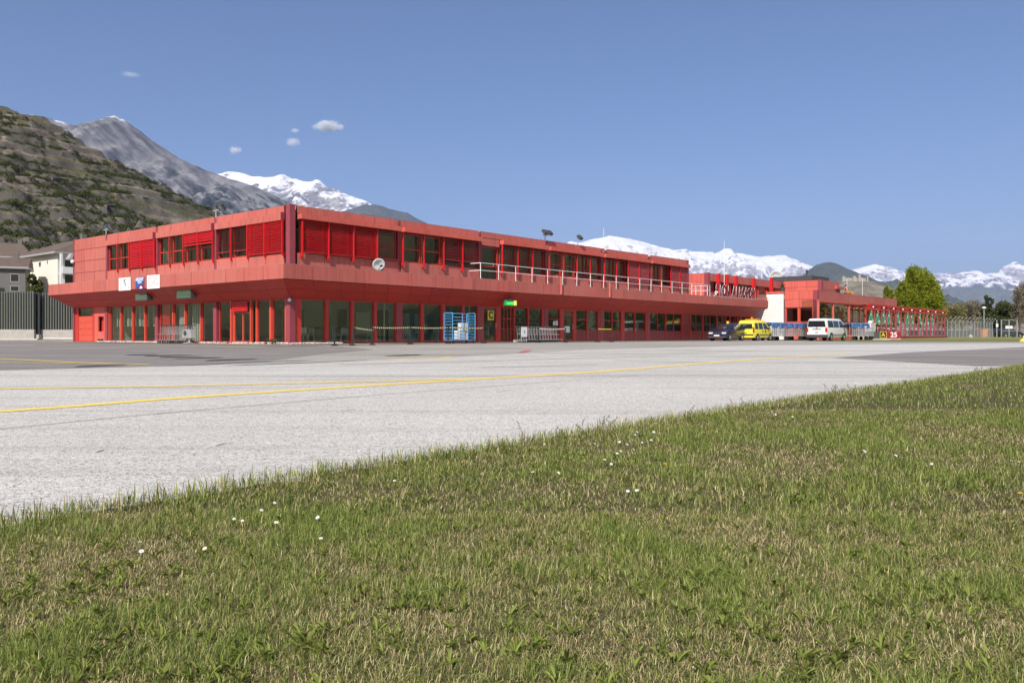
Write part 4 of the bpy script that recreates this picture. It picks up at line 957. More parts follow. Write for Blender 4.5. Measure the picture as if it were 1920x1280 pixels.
x, y = (1400-960)/F*77.0, 77.0; vehicle('yellow_car', 'yellow high-roofed service car with orange roof beacons', 'car', yel, (x+U[0]*1.9, y+U[1]*1.9, 0), FW-.03)
# navy estate facing us
nav = dict(w=1.76, l=4.4, h=1.56, belt=.95, roofw=1.26, paint='cp_navy', wr=.31, axles=(-1.35,1.35),
  st=[(-2.15,.36,1.0),(-2.08,.3,1.3),(-1.85,.28,1.48),(-.9,.26,1.56),(-.1,.26,1.56),(.3,.26,1.46),(.8,.26,1.16),(1.15,.26,.98),(1.7,.26,.86),(2.05,.28,.7),(2.18,.34,.55)],
  side_win=[[(-1.9,1.0),(-1.1,1.0),(-1.1,1.38),(-1.7,1.36)],[(-1.0,1.0),(-.1,1.0),(-.1,1.44),(-1.0,1.42)],[(0,1.0),(.95,1.0),(.75,1.1),(.25,1.4),(0,1.44)]],
  screens=[('windscreen',1.1,.32,1.0,1.45,.86),('rear_window',-2.1,-1.9,1.02,1.42,.8)],
  boxes=[('headlight',(1.9,.42,.6,2.13,.8,.76),'lamp_clear',True),('number_plate',(2.2,-.26,.42,2.22,.26,.53),'white',False),('front_bumper',(2.0,-.8,.25,2.2,.8,.42),'darkgrey',False),('roof_beacon',(-.3,-.1,1.55,-.1,.1,1.75),'signyellow',False),('mirror',(.75,.88,.98,.9,1.06,1.13),'cp_navy',True),('grille',(2.12,-.34,.62,2.16,.34,.7),'darkgrey',False)])
aN = ra(1341,-2.7); x, y = P(aN+2.2, -2.75); vehicle('navy_car', 'dark blue car facing us with a yellow roof beacon, parked at the terminal', 'car', nav, (x, y, .0), FW+PI+.04)
far = dict(nav); far['paint'] = 'cp_dark'; far['boxes'] = [b for b in nav['boxes'] if b[0] != 'roof_beacon']
x, y = (1893-960)/F*150, 150; vehicle('parked_car', 'black parked car behind the far gate', 'car', far, (x, y, .15), .1)
x, y = (1872-960)/F*152, 152; vehicle('parked_car', 'dark parked car behind the white notice on the gate', 'car', far, (x, y, .15), .2)
far = dict(far); far['paint'] = 'cp_red'; x, y = (1829-960)/F*150, 150; vehicle('parked_car', 'red parked car behind the mesh fence', 'car', far, (x, y, .15), PI+.1)
far = dict(far); far['paint'] = 'cp_white'; x, y = (1858-960)/F*155, 155; vehicle('parked_car', 'white parked car beside the red one behind the fence', 'car', far, (x, y, .15), .3)
# baggage carts
def cart(label, a, b, rz, tarp=True, l=2.6):
    t = bp('baggage_cart', label, 'baggage cart', a, b, .0, rz, 'baggage carts')
    mb = MB(); mb.box(-l/2,-.7,.42,l/2,.7,.5); mb.tube([(l/2,0,.44),(l/2+.7,0,.35)],.035,6); obj('platform', mb, M['galv'], t)
    for x in (-l/2+.35, l/2-.35):
        for y in (-.6,.6): mb = MB(); mb.disc((x,y,.2),(0,1,0),.2,.12,16); obj('wheel', mb, M['rubber'], t)
    mb = MB()
    for y in (-.68,.68):
        for k in range(9): x = -l/2+.04+k*(l-.08)/8; mb.tube([(x,y,.5),(x,y,1.6 if k in (0,4,8) else 1.25)],.022,5)
        for z_ in (.85,1.25): mb.tube([(-l/2,y,z_),(l/2,y,z_)],.018,5)
        mb.tube([(-l/2,y,1.6),(l/2,y,1.6)],.022,5)
    for x in (-l/2,l/2):
        for y in (-.4,0,.4): mb.tube([(x,y,.5),(x,y,1.6)],.018,5)
        mb.tube([(x,-.68,1.6),(x,.68,1.6)],.022,5)
    obj('cage', mb, M['mesh'], t)
    mb = MB(); n = 26
    for y in (-.66,.66):
        for k in range(n): x = -l/2+.06+k*(l-.12)/n; mb.box(x,y-.004,.52,x+.012,y+.004,1.24)
        for k in range(7): z_ = .55+k*.1; mb.box(-l/2+.05,y-.005,z_,l/2-.05,y+.005,z_+.01)
    obj('mesh_side', mb, M['mesh'], t)
    if tarp:
        mb = MB(); nx, ny = 12, 7; vs = []; fs = []
        for i in range(nx+1):
            for j in range(ny+1):
                x = -l/2-.03+(l+.06)*i/nx; y = -.74+1.48*j/ny; e = abs(j-ny/2)/(ny/2)
                zz = 1.66 + .05*math.sin(i*1.7+j) - (.38+.1*math.sin(i*1.3) if j in (0,ny) else .0); vs.append((x,y,zz))
        for i in range(nx):
            for j in range(ny): a_ = i*(ny+1)+j; fs.append((a_,a_+1,a_+ny+2,a_+ny+1))
        mb.add(vs, fs); obj('tarp', mb, M['tarp'], t, 60)
    return t
CB = -4.3
for k, (px, lb_) in enumerate(((1452,'caged baggage cart with blue tarp partly behind the yellow car'),(1479,'caged baggage cart with blue tarp midway between yellow car and van'),(1506,'caged baggage cart with blue tarp partly behind the white van'))):
    cart(lb_, ra(px,CB), CB, -.25)
cart('caged baggage cart with dark blue tarp to the right of the van', ra(1603,-9.2), -9.2, -.35)
cart('low baggage cart without a tarp beside the dark blue covered cart', ra(1619,-8.9), -8.9, -.35, False, 1.5)
def at(px, y, z=0.0): return ((px-960)/F*y, y, z)
def zpx(py, y): return H + (HZ-py)*y/F
# ---------------------------------------------------------------- runway sign
t = T('runway_sign', 'low black, yellow and red taxiway sign reading A 25', 'sign', at(1658.5,86,.12), -.12)
w0 = (1687-1630)/F*86; hh = 14.5/F*86
xs = [-w0/2, -w0/2+w0*.335, -w0/2+w0*.565, w0/2]
for nm, i, m in (('black_panel',0,'darkgrey'),('letter_panel',1,'black'),('number_panel',2,'signred')):
    mb = MB(); mb.box(xs[i]+.01,-.1,.06,xs[i+1]-.01,.1,hh); obj(nm, mb, M[m], t)
mb = MB(); x0, x1 = xs[1]+.03, xs[2]-.03; 
for b in ((x0,.09,x0+.035,hh-.03),(x1-.035,.09,x1,hh-.03),(x0+.035,.09,x1-.035,.125),(x0+.035,hh-.065,x1-.035,hh-.03)): mb.box(b[0],-.112,b[1],b[2],-.101,b[3])
obj('yellow_border', mb, M['signyellow'], t)
text('letter','A',.52,M['signyellow'],t,((xs[1]+xs[2])/2,-.11,hh*.53),RR,.006,0,.006); text('number','25',.68,M['white'],t,((xs[2]+xs[3])/2,-.11,hh*.53),RR,.006,0,.01)
mb = MB(); mb.box(-w0/2,-.2,-.15,w0/2,.2,.055); obj('footing', mb, M['concrete'], t)
# yellow marker at the verge's right end
t = T('yellow_marker', 'low yellow cone marker with a white lamp at the edge of the grass', 'marker', at(1921,62,.02)); mb = MB(); mb.lathe([(.34,0),(.34,.05),(.22,.2),(.1,.27)]); obj('cone', mb, M['signyellow'], t, 30); mb = MB(); mb.lathe([(.06,.27),(.09,.3),(.09,.42),(.04,.46)]); obj('lamp', mb, M['white'], t, 30)
# ---------------------------------------------------------------- mesh fence, gate, lamp
fn = T('mesh_fence', 'tall wire mesh fence on grey posts with tops bent over', 'fence', at(1776,118,.0)); O = Vector(fn.location)
pp = [1776,1784.5,1791.5,1799,1806,1813,1820.5,1827,1833.5,1839,1845.5,1850.5,1856,1861]
prv = None
for i, px in enumerate(pp):
    y = 118 + i*2.2; b = Vector(at(px, y, -.02)) - O; z1 = zpx(601.5 + i*.18, y); mb = MB(); mb.tube([tuple(b), (b.x,b.y,z1), (b.x+.62,b.y+.1,z1+.62)], .05, 6); obj('post', mb, M['fencegrey'], fn)
    if prv is not None:
        mb = MB(); l = (b-prv[0]).length
        for k in range(16): f = k/16; mb.tube([tuple(prv[0].lerp(b,f)), (prv[0].lerp(b,f).x, prv[0].lerp(b,f).y, z1)], .006, 3)
        for k in range(14): z_ = .15 + k*z1/14; mb.tube([(prv[0].x,prv[0].y,z_),(b.x,b.y,z_)], .006, 3)
        for q in (.2,.4,.6): mb.tube([(prv[0].x+q,prv[0].y,prv[1]+q),(b.x+q,b.y,z1+q)], .008, 3)
        obj('wire_panel', mb, M['fencegrey'], fn)
    prv = (b, z1)
gt = T('mesh_gate', 'wide grey double gate in the mesh fence with a white notice', 'gate', at(1892,140,.0)); Og = Vector(gt.location)
for px in (1869,1877.5,1892,1907):
    b = Vector(at(px,140,0)) - Og; mb = MB(); mb.tube([(b.x,0,0),(b.x,0,zpx(599.5,140))], .09, 6); obj('post', mb, M['fencegrey'], gt)
for p0, p1 in ((1878,1891.5),(1892.5,1906.5)):
    x0, x1 = Vector(at(p0,140)).x-Og.x, Vector(at(p1,140)).x-Og.x; mb = MB(); zt = zpx(599.7,140)
    for z_ in (.2,1.2,zt): mb.tube([(x0,0,z_),(x1,0,z_)], .04, 5)
    for k in range(9): x = x0+(x1-x0)*k/8; mb.tube([(x,0,.2),(x,0,zt)], .008, 3)
    obj('leaf', mb, M['fencegrey'], gt)
mb = MB(); x0, x1 = Vector(at(1885,140)).x-Og.x, Vector(at(1898,140)).x-Og.x; mb.box(x0,-.06,zpx(616,140),x1,-.03,zpx(610.8,140)); obj('notice', mb, M['white'], gt)
mb = MB(); x0, x1 = Vector(at(1868,139.8)).x-Og.x, Vector(at(1872,139.8)).x-Og.x; mb.box(x0,-.16,zpx(613,140),x1,-.12,zpx(607,140)); obj('small_notice', mb, M['white'], gt)
t = T('lamp_post', 'grey lamp post with a round white head behind the mesh fence', 'lamp post', at(1845,148,0)); mb = MB(); mb.tube([(0,0,0),(0,0,zpx(579,148))], .09, 8, True, .06); obj('pole', mb, M['galv'], t); mb = MB(); z_ = zpx(577,148); mb.lathe([(.08,z_-.35),(.2,z_-.15),(.36,z_-.05),(.36,z_+.02),(.2,z_+.16),(.05,z_+.2)]); obj('lamp_head', mb, M['white'], t, 40)
t = T('low_wall', 'low dark wall behind the mesh fence', 'wall', at(1800,145,0)); mb = MB(); mb.panels((-9,0,0),(7.5,3,0),(7.5,3,1.35),(-9,0,1.35),7,1,.03,-.2); obj('wall_face', mb, M['darkgrey'], t)
t = T('grit_box', 'orange-yellow box behind the mesh fence by the lamp post', 'box', at(1846,146,0)); mb = MB(); mb.prism([(-.5,.3),(.5,.3),(.5,1.3),(.3,1.6),(-.5,1.6)],-.4,.4); obj('bin', mb, M['orange'], t); mb = MB(); mb.box(-.55,-.45,0,.55,.45,.29); obj('foot', mb, M['concrete'], t)
t = T('stone_block', 'pale stone block on the grass at the fence', 'stone', at(1820,117,.1)); mb = MB(); mb.lathe([(.25,0),(.3,.2),(.22,.42),(.08,.5)],n=7); obj('stone', mb, M['concrete'], t)
# ---------------------------------------------------------------- parasols and tables on the terrace
def parasol(a, b, label):
    t = bp('parasol', label, 'parasol', a, b, .5, 0, 'closed parasols on the terrace')
    mb = MB(); mb.tube([(0,0,.06),(0,0,2.75)], .03, 6); obj('pole', mb, M['dirtywhite'], t)
    mb = MB(); n = 12; vs = []; fs = []
    prof = [(.04,2.72),(.12,2.3),(.2,1.9),(.3,1.45),(.36,1.25),(.3,1.22)]
    for (r, z_) in prof:
        for k in range(n): q = r*(1.18 if k % 2 else .8); vs.append((q*math.cos(2*PI*k/n), q*math.sin(2*PI*k/n), z_))
    for i in range(len(prof)-1):
        for k in range(n): a_ = i*n+k; b_ = i*n+(k+1) % n; fs.append((a_,b_,b_+n,a_+n))
    mb.add(vs, fs); o = obj('canopy', mb, M['parasol'], t)
    mb = MB(); mb.lathe([(.28,0),(.28,.06),(.06,.1)]); obj('base', mb, M['concrete'], t)
    mb = MB(); mb.ball((0,0,2.8),.06); obj('finial', mb, M['white'], t); return t
m, nt, out = nodes('parasol_cloth'); b = N(nt,'ShaderNodeBsdfPrincipled',Roughness=.85); tc = N(nt,'ShaderNodeTexCoord'); v = N(nt,'ShaderNodeTexVoronoi',Scale=5.0); L(nt,tc.outputs['Object'],v.inputs['Vector'])
L(nt, ramp(nt, v.outputs['Distance'], [(.36,(.70,.74,.70)),(.46,(.04,.22,.13))]), b.inputs['Base Color']); L(nt,b.outputs[0],out.inputs[0]); M['parasol'] = m
p0 = None
for i, px in enumerate((1633.5,1645.5,1657,1667,1684,1702,1709.5,1725,1738,1748)):
    b = -6.9 + .35*(i % 2); a = ra(px, b)
    nm = 'closed green and white parasol on the restaurant terrace, ' + ('nearest the glass porch' if i == 0 else 'second from the glass porch' if i == 1 else 'third from the glass porch' if i == 2 else 'fourth from the glass porch' if i == 3 else ['fifth','sixth','seventh','eighth','ninth','last'][i-4] + ' along the pergola')
    if p0 is None: p0 = parasol(a, b, nm)
    else: q = copy_tree(p0); q['label'] = nm; q.location = (*P(a,b), .5)
def table(a, b, label):
    t = bp('terrace_table', label, 'table', a, b, .5, 0, 'tables on the terrace'); mb = MB(); mb.box(-.75,-.45,.72,.75,.45,.76); obj('table_top', mb, M['white'], t); [obj('leg', (lambda q: (q.tube([(x,0,0),(x,0,.72)],.04,6), q)[1])(MB()), M['galv'], t) for x in (-.5,.5)]
    return t
tb = None
for i, px in enumerate((1663,1675,1686,1696,1716,1731,1742,1753)):
    b = -7.3; a = ra(px, b)
    if tb is None: tb = table(a, b, 'white table on the restaurant terrace behind the pergola posts')
    else: q = copy_tree(tb); q.location = (*P(a,b), .5)
a = ra(1632,-8.4); t = bp('menu_board', 'cream serving counter at the porch end of the pergola', 'counter', a, -8.4, .05); mb = MB(); mb.box(-.75,-.3,.75,.75,.3,1.75); mb.box(-.7,-.25,.0,.2,.25,.5); obj('body', mb, M['cream'], t); mb = MB(); mb.box(-.8,-.35,.5,.8,.35,.74); obj('shelf', mb, M['black'], t); mb = MB(); [mb.ball((x,0,1.85),.13) for x in (-.3,-.05,.2)]; obj('crockery', mb, M['white'], t)
# flower trough and the person in red on the restaurant roof
fa = ra(1590.5,-4.6)
t = bp('flower_trough', 'trough of orange and yellow flowers on the restaurant roof edge', 'flowers', fa, -4.75, 4.4); mb = MB(); mb.box(-.75,-.18,0,.75,.18,.6); obj('trough', mb, M['concrete'], t)
mb = MB()
for k in range(260):
    c = Vector((random.uniform(-.75,.75),random.uniform(-.2,.2),random.uniform(.58,.98))); s = Vector((random.uniform(-1,1),random.uniform(-1,1),random.uniform(-1,1)))*.05; d = Vector((random.uniform(-1,1),random.uniform(-1,1),random.uniform(-1,1)))*.05; mb.add([tuple(c-s),tuple(c+d),tuple(c+s),tuple(c-d)],[(0,1,2,3)])
obj('blossoms', mb, leafmat('blossom', [(.7,.12,.01),(.8,.35,.01),(.85,.55,.03)], .2), t)
mb = MB()
for k in range(120):
    c = Vector((random.uniform(-.75,.75),random.uniform(-.2,.2),random.uniform(.5,.8))); s = Vector((random.uniform(-1,1),random.uniform(-1,1),random.uniform(-1,1)))*.06; d = Vector((random.uniform(-1,1),random.uniform(-1,1),random.uniform(-1,1)))*.06; mb.add([tuple(c-s),tuple(c+d),tuple(c+s),tuple(c-d)],[(0,1,2,3)])
obj('leaves', mb, M['leaf_mid'], t)
M['skin'] = simple('skin', (.55,.33,.24), .6); M['redcloth'] = simple('red_shirt', (.62,.01,.03), .8); M['hair'] = simple('dark_hair', (.012,.01,.009), .6); M['jeans'] = simple('dark_trousers', (.03,.035,.06), .9)
def skin_body(name, joints, edges, m, parent, lv=1):
    me = bpy.data.meshes.new(name); me.from_pydata([j[:3] for j in joints], edges, []); o = link(name, me, m, parent)
    o.modifiers.new('skin','SKIN'); sv = me.skin_vertices[0].data
    for i, j in enumerate(joints): sv[i].radius = (j[3], j[3] if len(j) < 5 else j[4]); sv[i].use_root = i == 0
    o.modifiers.new('sub','SUBSURF').levels = lv; o.modifiers['sub'].render_levels = lv
    bpy.context.view_layer.update(); me2 = bpy.data.meshes.new_from_object(o.evaluated_get(bpy.context.evaluated_depsgraph_get())); o.modifiers.clear(); o.data = me2; me2.shade_smooth()
    if not me2.materials: me2.materials.append(m)
    return o
pn = bp('person', 'person in a bright red top with dark hair on the restaurant roof terrace', 'person', fa-.05, -4.35, 4.37, .3)
J = [(0,0,.95,.15,.11),(0,0,1.15,.14,.1),(0,-.02,1.35,.17,.11),(0,-.01,1.48,.07),(0,-.03,1.6,.085,.1),(0,-.03,1.72,.07,.085),
     (-.19,0,1.4,.055),(-.27,-.06,1.14,.042),(-.2,-.3,1.02,.032),(-.17,-.38,1.0,.03),(.19,0,1.4,.055),(.27,-.06,1.14,.042),(.2,-.3,1.02,.032),(.17,-.38,1.0,.03),
     (-.09,0,.85,.09),(-.1,0,.46,.06),(-.1,.02,.08,.045),(-.1,-.14,.035,.035),(.09,0,.85,.09),(.1,0,.46,.06),(.1,.02,.08,.045),(.1,-.14,.035,.035)]
Eg = [(0,1),(1,2),(2,3),(3,4),(4,5),(2,6),(6,7),(7,8),(8,9),(2,10),(10,11),(11,12),(12,13),(0,14),(14,15),(15,16),(16,17),(0,18),(18,19),(19,20),(20,21)]
for s in (-1,1):                       # five fingers on each hand
    w = 9 if s < 0 else 13
    for k, (dx, l) in enumerate(((-.03,.06),(-.012,.075),(.006,.08),(.022,.07))):
        J.append((s*.17+dx,-.38-l*.6,.985,.009)); J.append((s*.17+dx,-.38-l,.96,.008)); Eg += [(w,len(J)-2),(len(J)-2,len(J)-1)]
    J.append((s*.17-s*.05,-.40,.985,.01)); J.append((s*.17-s*.06,-.44,.975,.009)); Eg += [(w,len(J)-2),(len(J)-2,len(J)-1)]
skin_body('body', J, Eg, M['skin'], pn)
skin_body('shirt', [(0,0,.92,.165,.13),(0,0,1.15,.155,.118),(0,-.02,1.36,.185,.125),(0,-.01,1.45,.085),(-.2,0,1.4,.075),(-.265,-.05,1.18,.062),(.2,0,1.4,.075),(.265,-.05,1.18,.062)], [(0,1),(1,2),(2,3),(2,4),(4,5),(2,6),(6,7)], M['redcloth'], pn)
skin_body('trousers', [(0,0,.92,.16,.125),(-.09,0,.84,.105),(-.1,0,.46,.078),(-.1,.02,.1,.062),(.09,0,.84,.105),(.1,0,.46,.078),(.1,.02,.1,.062)], [(0,1),(1,2),(2,3),(0,4),(4,5),(5,6)], M['jeans'], pn)
mb = MB(); mb.ball((0,.0,1.71), .115, 14, 9, (.95,1.05,.9)); mb.ball((0,.07,1.62), .09, 10, 7, (1,.7,1.2)); obj('hair', mb, M['hair'], pn, 180)
mb = MB(); [mb.ball((x,-.118,1.665),.014,8,6) for x in (-.034,.034)]; obj('eyes', mb, M['hair'], pn, 180)
mb = MB(); mb.ball((0,-.135,1.63),.017,8,6,(.8,1,1.5)); mb.ball((0,-.118,1.59),.022,8,6,(1.2,.5,.35)); obj('face', mb, M['skin'], pn, 180)
mb = MB(); [mb.ball((x,-.03,1.645),.026,8,6,(.4,.8,1.3)) for x in (-.088,.088)]; obj('ears', mb, M['skin'], pn, 180)
# ---------------------------------------------------------------- far left: slatted wall, houses
def slat_fence(px0, px1, y, ytop, ybot, label, n):
    t = T('slatted_fence', label, 'fence', at((px0+px1)/2, y, 0), 0, 'tall slatted fences on the left'); x0 = (px0-px1)/2/F*y; x1 = -x0; z0, z1 = zpx(ybot,y), zpx(ytop,y)
    mb = MB()
    for k in range(n):
        x = x0+(x1-x0)*(k+.5)/n; mb.panels((x-.05,-.26,z0),(x+.045,-.32,z0),(x+.045,-.32,z1),(x-.05,-.26,z1),1,1,0,.07)
    obj('slats', mb, M['slat'], t)
    mb = MB(); mb.box(x0,-.1,z0,x1,.0,z1-.06); obj('backing', mb, M['slatback'], t)
    mb = MB(); mb.panels((x0,-.38,.05),(x1,-.38,.05),(x1,-.38,z0),(x0,-.38,z0),4,1,.02,-.3); obj('footing', mb, M['concrete'], t); return t
slat_fence(-300, 67.5, 96, 546.5, 617.5, 'tall fence of pale vertical slats reaching to the left edge', 76)
slat_fence(76, 230, 97, 549.0, 618.0, 'tall fence of pale vertical slats beside the red terminal corner', 31)
t = T('fence_pillar', 'dark steel pillar between the two slatted fences', 'pillar', at(71.5,96.3,0)); mb = MB(); mb.box(-.22,-.1,.05,.22,.1,zpx(548,96)); obj('shaft', mb, M['slatback'], t); mb = MB(); mb.box(-.3,-.4,.03,.3,.2,.6); obj('foot', mb, M['concrete'], t)
kb = MB(); [kb.box(Vector(at(p0,88)).x, 88, .0, Vector(at(p1,88)).x, 88.3, .16) for p0, p1 in ((-300,70),(86,200))]; kb.tube([at(86,88.1,.14),at(83,87,.14),at(84,85.5,.14),at(140,78,.14)], .16, 6); tag(obj('kerb', kb, M['kerb']), kind='structure')
ws = MB(); ws.add([(*at(-300,84)[:2],.019),(*at(75,84)[:2],.019),(*at(82,88)[:2],.019),(*at(-300,88)[:2],.019)],[(0,1,2,3)]); tag(obj('kerb_strip', ws, M['concrete']), kind='structure')
ws = MB(); ws.add([(*at(-120,80)[:2],.021),(*at(120,72)[:2],.021),(*at(120,75)[:2],.021),(*at(-120,83.5)[:2],.021)],[(0,1,2,3)]); tag(obj('tan_strip', ws, M['line_pale']), kind='structure')
def house(name, label, cx, y, rz, wx, wy, zw, wallm, over, rise, wins, balc=None, hip=False):
    t = T(name, label, 'house', at(cx, y, 0), rz)
    mb = MB(); mb.box(-wx/2,0,0,wx/2,wy,zw); obj('walls', mb, M[wallm], t)
    o = over; mb = MB(); zr = zw; x0,x1,y0,y1 = -wx/2-o, wx/2+o, -o, wy+o; ym = (y0+y1)/2; h = .28
    mb.add([(x0,y0,zr),(x1,y0,zr),(x1,y1,zr),(x0,y1,zr),(x0,y0,zr+h),(x1,y0,zr+h),(x1,y1,zr+h),(x0,y1,zr+h)],[(0,3,2,1),(0,1,5,4),(1,2,6,5),(2,3,7,6),(3,0,4,7),(4,5,6,7)])
    obj('eaves', mb, M['shadegrey2'], t)
    mb = MB(); mb.add([(x0,y0,zr+h+.01),(x1,y0,zr+h+.01),(x1,y1,zr+h+.01),(x0,y1,zr+h+.01),(x0+(wx*.3 if hip else 0),ym,zr+h+rise),(x1-(wx*.3 if hip else 0),ym,zr+h+rise)],[(0,1,5,4),(2,3,4,5),(1,2,5),(3,0,4),(0,3,2,1)]); rf = obj('roof', mb, M['roof'], t)
    mb = MB(); mb.box(wx*.22,ym-.4,zr+rise*.6,wx*.22+.7,ym+.3,zr+rise+1.0); obj('chimney', mb, M['shadegrey'], rf)
    for (x, z, w, hh_) in wins:
        mb = MB(); mb.box(x-w/2,-.03,z,x-w/2+.08,.05,z+hh_); mb.box(x+w/2-.08,-.03,z,x+w/2,.05,z+hh_); mb.box(x-w/2+.08,-.03,z,x+w/2-.08,.05,z+.08); mb.box(x-w/2+.08,-.03,z+hh_-.08,x+w/2-.08,.05,z+hh_); wo = obj('window', mb, M['shadegrey2'], t)
        mb = MB(); mb.box(x-w/2+.08,-.012,z+.08,x+w/2-.08,.02,z+hh_-.08); obj('pane', mb, M['darkpane'], wo)
    for (x0_,x1_,z) in (balc or ()):
        mb = MB(); mb.box(x0_,-1.2,z,x1_,.0,z+.18); mb.box(x0_,-1.2,z+.18,x1_,-1.1,z+1.1); obj('balcony', mb, M['white'], t); mb = MB(); mb.box(x0_+.3,-.02,z+.2,x1_-.3,.03,z+2.3); obj('balcony_door', mb, M['darkpane'], t)
    return t
M['shadegrey2'] = simple('pale_grey_trim', (.34,.32,.31), .8); M['darkpane'] = simple('dark_window', (.03,.035,.035), .12)
def zz(py, y): return zpx(py, y)
Yr = 122.0; Xr = (108-960)/F*Yr; wdx, wdy = W          # right corner of the white house; its front runs back like the terminal's
def fx(px):                                            # photo column -> distance along that front
    k = (px-960)/F; return (k*Yr-Xr)/(wdx-k*wdy)
def fz(px, py): return zpx(py, Yr + fx(px)*wdy)
WL = fx(24); zE = zpx(475.5, Yr)
def win_(px, py, wpx, hpx): x = WL/2 - fx(px); y = Yr + fx(px)*wdy; return (x, zpx(py+hpx/2, y), wpx/F*y*1.35, hpx/F*y)
cxh, cyh = Xr + wdx*WL/2, Yr + wdy*WL/2
hw_ = house('white_house', 'white three-storey house with a brown hipped roof behind the slatted fence', 0, Yr, TH-PI/2, WL, 11, zE, 'cream', .7, 2.6, [win_(61.5,496,3,6), win_(75,495.5,7,9), win_(89,491.5,3,7), win_(89,526,2.5,8)], None, True)
hw_.location = (cxh, cyh, 0)
xb = WL/2
for z0_, z1_ in ((zpx(501,Yr), zpx(487,Yr)), (zpx(532,Yr), zpx(514,Yr)), (zpx(560,Yr), zpx(545,Yr))):
    mb = MB(); mb.box(xb-.02, 1.0, z0_, xb+.03, 7.0, z1_); obj('balcony_opening', mb, M['darkpane'], hw_)
    mb = MB(); mb.box(xb, .2, z0_-.9, xb+1.1, 8, z0_-.75); mb.box(xb+1.0, .2, z0_-.75, xb+1.1, 8, z0_+.05); obj('balcony', mb, M['white'], hw_)
mb = MB(); mb.box(xb+.7, .0, 0, xb+1.0, .3, zE-.02); mb.box(xb+.7, 4.0, 0, xb+1.0, 4.3, zE-.02); obj('balcony_post', mb, M['white'], hw_)
house('grey_house', 'grey shaded house with a brown roof at the left edge, beside the white house', -2, 118, .42, 6.4, 6, zpx(503,118), 'shadegrey', .45, 1.5, [(1.9,zpx(528,118),1.1,1.15),(1.9,zpx(546,118),1.1,.8)], [(-3.1,-.4,zpx(534,118))])
house('rear_house', 'grey house with a low brown roof, rising behind the grey house at the left edge', 6, 150, .35, 7.6, 7, zpx(484,150), 'shadegrey', .9, 2.7, [(2.3,zpx(500,150),1.0,1.1)], hip=True)
# ---------------------------------------------------------------- trees
def leaf_mesh(name, cen, siz, m, parent, seed=0, up=.25):
    r = np.random.default_rng(seed); n = len(cen)
    d = r.normal(size=(n,3)); d /= np.linalg.norm(d,axis=1,keepdims=True); e = r.normal(size=(n,3)); e -= d*np.sum(d*e,axis=1,keepdims=True); e /= np.linalg.norm(e,axis=1,keepdims=True)
    s = siz[:,None]; v = np.stack([cen-d*s*.5, cen+e*s*.32, cen+d*s*.5, cen-e*s*.32],axis=1).reshape(-1,3)
    me = bpy.data.meshes.new(name); me.vertices.add(n*4); me.vertices.foreach_set('co', v.astype(np.float32).ravel()); me.loops.add(n*4); me.loops.foreach_set('vertex_index', np.arange(n*4,dtype=np.int32)); me.polygons.add(n); me.polygons.foreach_set('loop_start', np.arange(0,n*4,4,dtype=np.int32)); me.polygons.foreach_set('loop_total', np.full(n,4,dtype=np.int32)); me.update(calc_edges=True)
    return link(name, me, m, parent)
def lobes_points(lobes, n, rng, shell=.55):
    out = []; vol = np.array([l[3]*l[4]*l[5] for l in lobes])**.75; cnt = (n*vol/vol.sum()).astype(int)
    for l, c in zip(lobes, cnt):
        d = rng.normal(size=(c,3)); d /= np.linalg.norm(d,axis=1,keepdims=True); rad = shell + (1-shell)*rng.random(c)**.5
        # clumpy surface
        ph = np.sin(d[:,0]*7+l[0]*3)*np.sin(d[:,1]*7+l[1])*np.sin(d[:,2]*8+l[2]); rad = rad*(1+.22*ph)
        out.append(np.array(l[:3]) + d*rad[:,None]*np.array(l[3:6]))
    return np.concatenate(out)
def tree(name, label, loc, lobes, n, ls, m, trunk, seed, group=None, shell=.5, limbs=8, cat='tree', clump=0):
    t = T(name, label, cat, loc, 0, group); rng = np.random.default_rng(seed); pts = lobes_points(lobes, n, rng, shell)
    if clump:
        base = lobes_points(lobes, clump, rng, .8); sub_ = [(*b, *(np.array([.42,.42,.7])*rng.uniform(.7,1.35))) for b in base]
        pts = np.concatenate([pts[: int(len(pts)*1.0)], lobes_points(sub_, int(n*.8), rng, .35)])
    pts = pts[pts[:,2] > .15]
    leaf_mesh('crown', pts, ls*rng.uniform(.6,1.4,len(pts)), m, t, seed)
    mb = MB(); h, r = trunk; mb.tube([(0,0,-.1),(.05,0,h*.3),(-.05,.05,h*.65),(0,0,h)], r, 8, True, r*.25)
    for k in range(limbs):
        l = lobes[k % len(lobes)]; z0 = h*(.25+.6*k/limbs); e = Vector(l[:3]) + Vector((rng.normal()*l[3]*.4, rng.normal()*l[4]*.4, rng.normal()*l[5]*.3)); mb.tube([(0,0,z0), tuple((Vector((0,0,z0))+e)*.5+Vector((0,0,.2))), tuple(e)], r*.4, 5, True, r*.08)
    obj('trunk', mb, M['wood'], t, 40); return t
def px_lobes(y, cx, lst, depth=.8):
    k = y/F; return [((px-cx)*k, (i % 3-1)*.6, zpx(py,y), rx*k, max(rx*k*depth,.5), ry*k) for i,(px,py,rx,ry) in enumerate(lst)]
Yt = 128
tree('bright_tree', 'large bright yellow-green tree with several pointed tops behind the pergola', at(1724,Yt,0),
     px_lobes(Yt,1724,[(1706,528,12,30),(1702,560,20,34),(1697,580,14,24),(1722,531,12,31),(1722,560,22,34),(1720,585,26,20),(1738,536,11,29),(1745,562,20,32),(1750,582,15,22),(1760,575,9,18),(1733,590,22,16),(1712,540,9,24),(1730,545,10,24),(1690,570,8,20),(1758,568,9,18),(1692,556,11,26),(1755,556,12,26),(1747,540,11,22),(1697,538,10,22),(1722,522,12,20),(1714,520,6,14),(1731,522,6,14)]), 26000, .22, M['leaf_bright'], (6.5,.28), 3, clump=190)
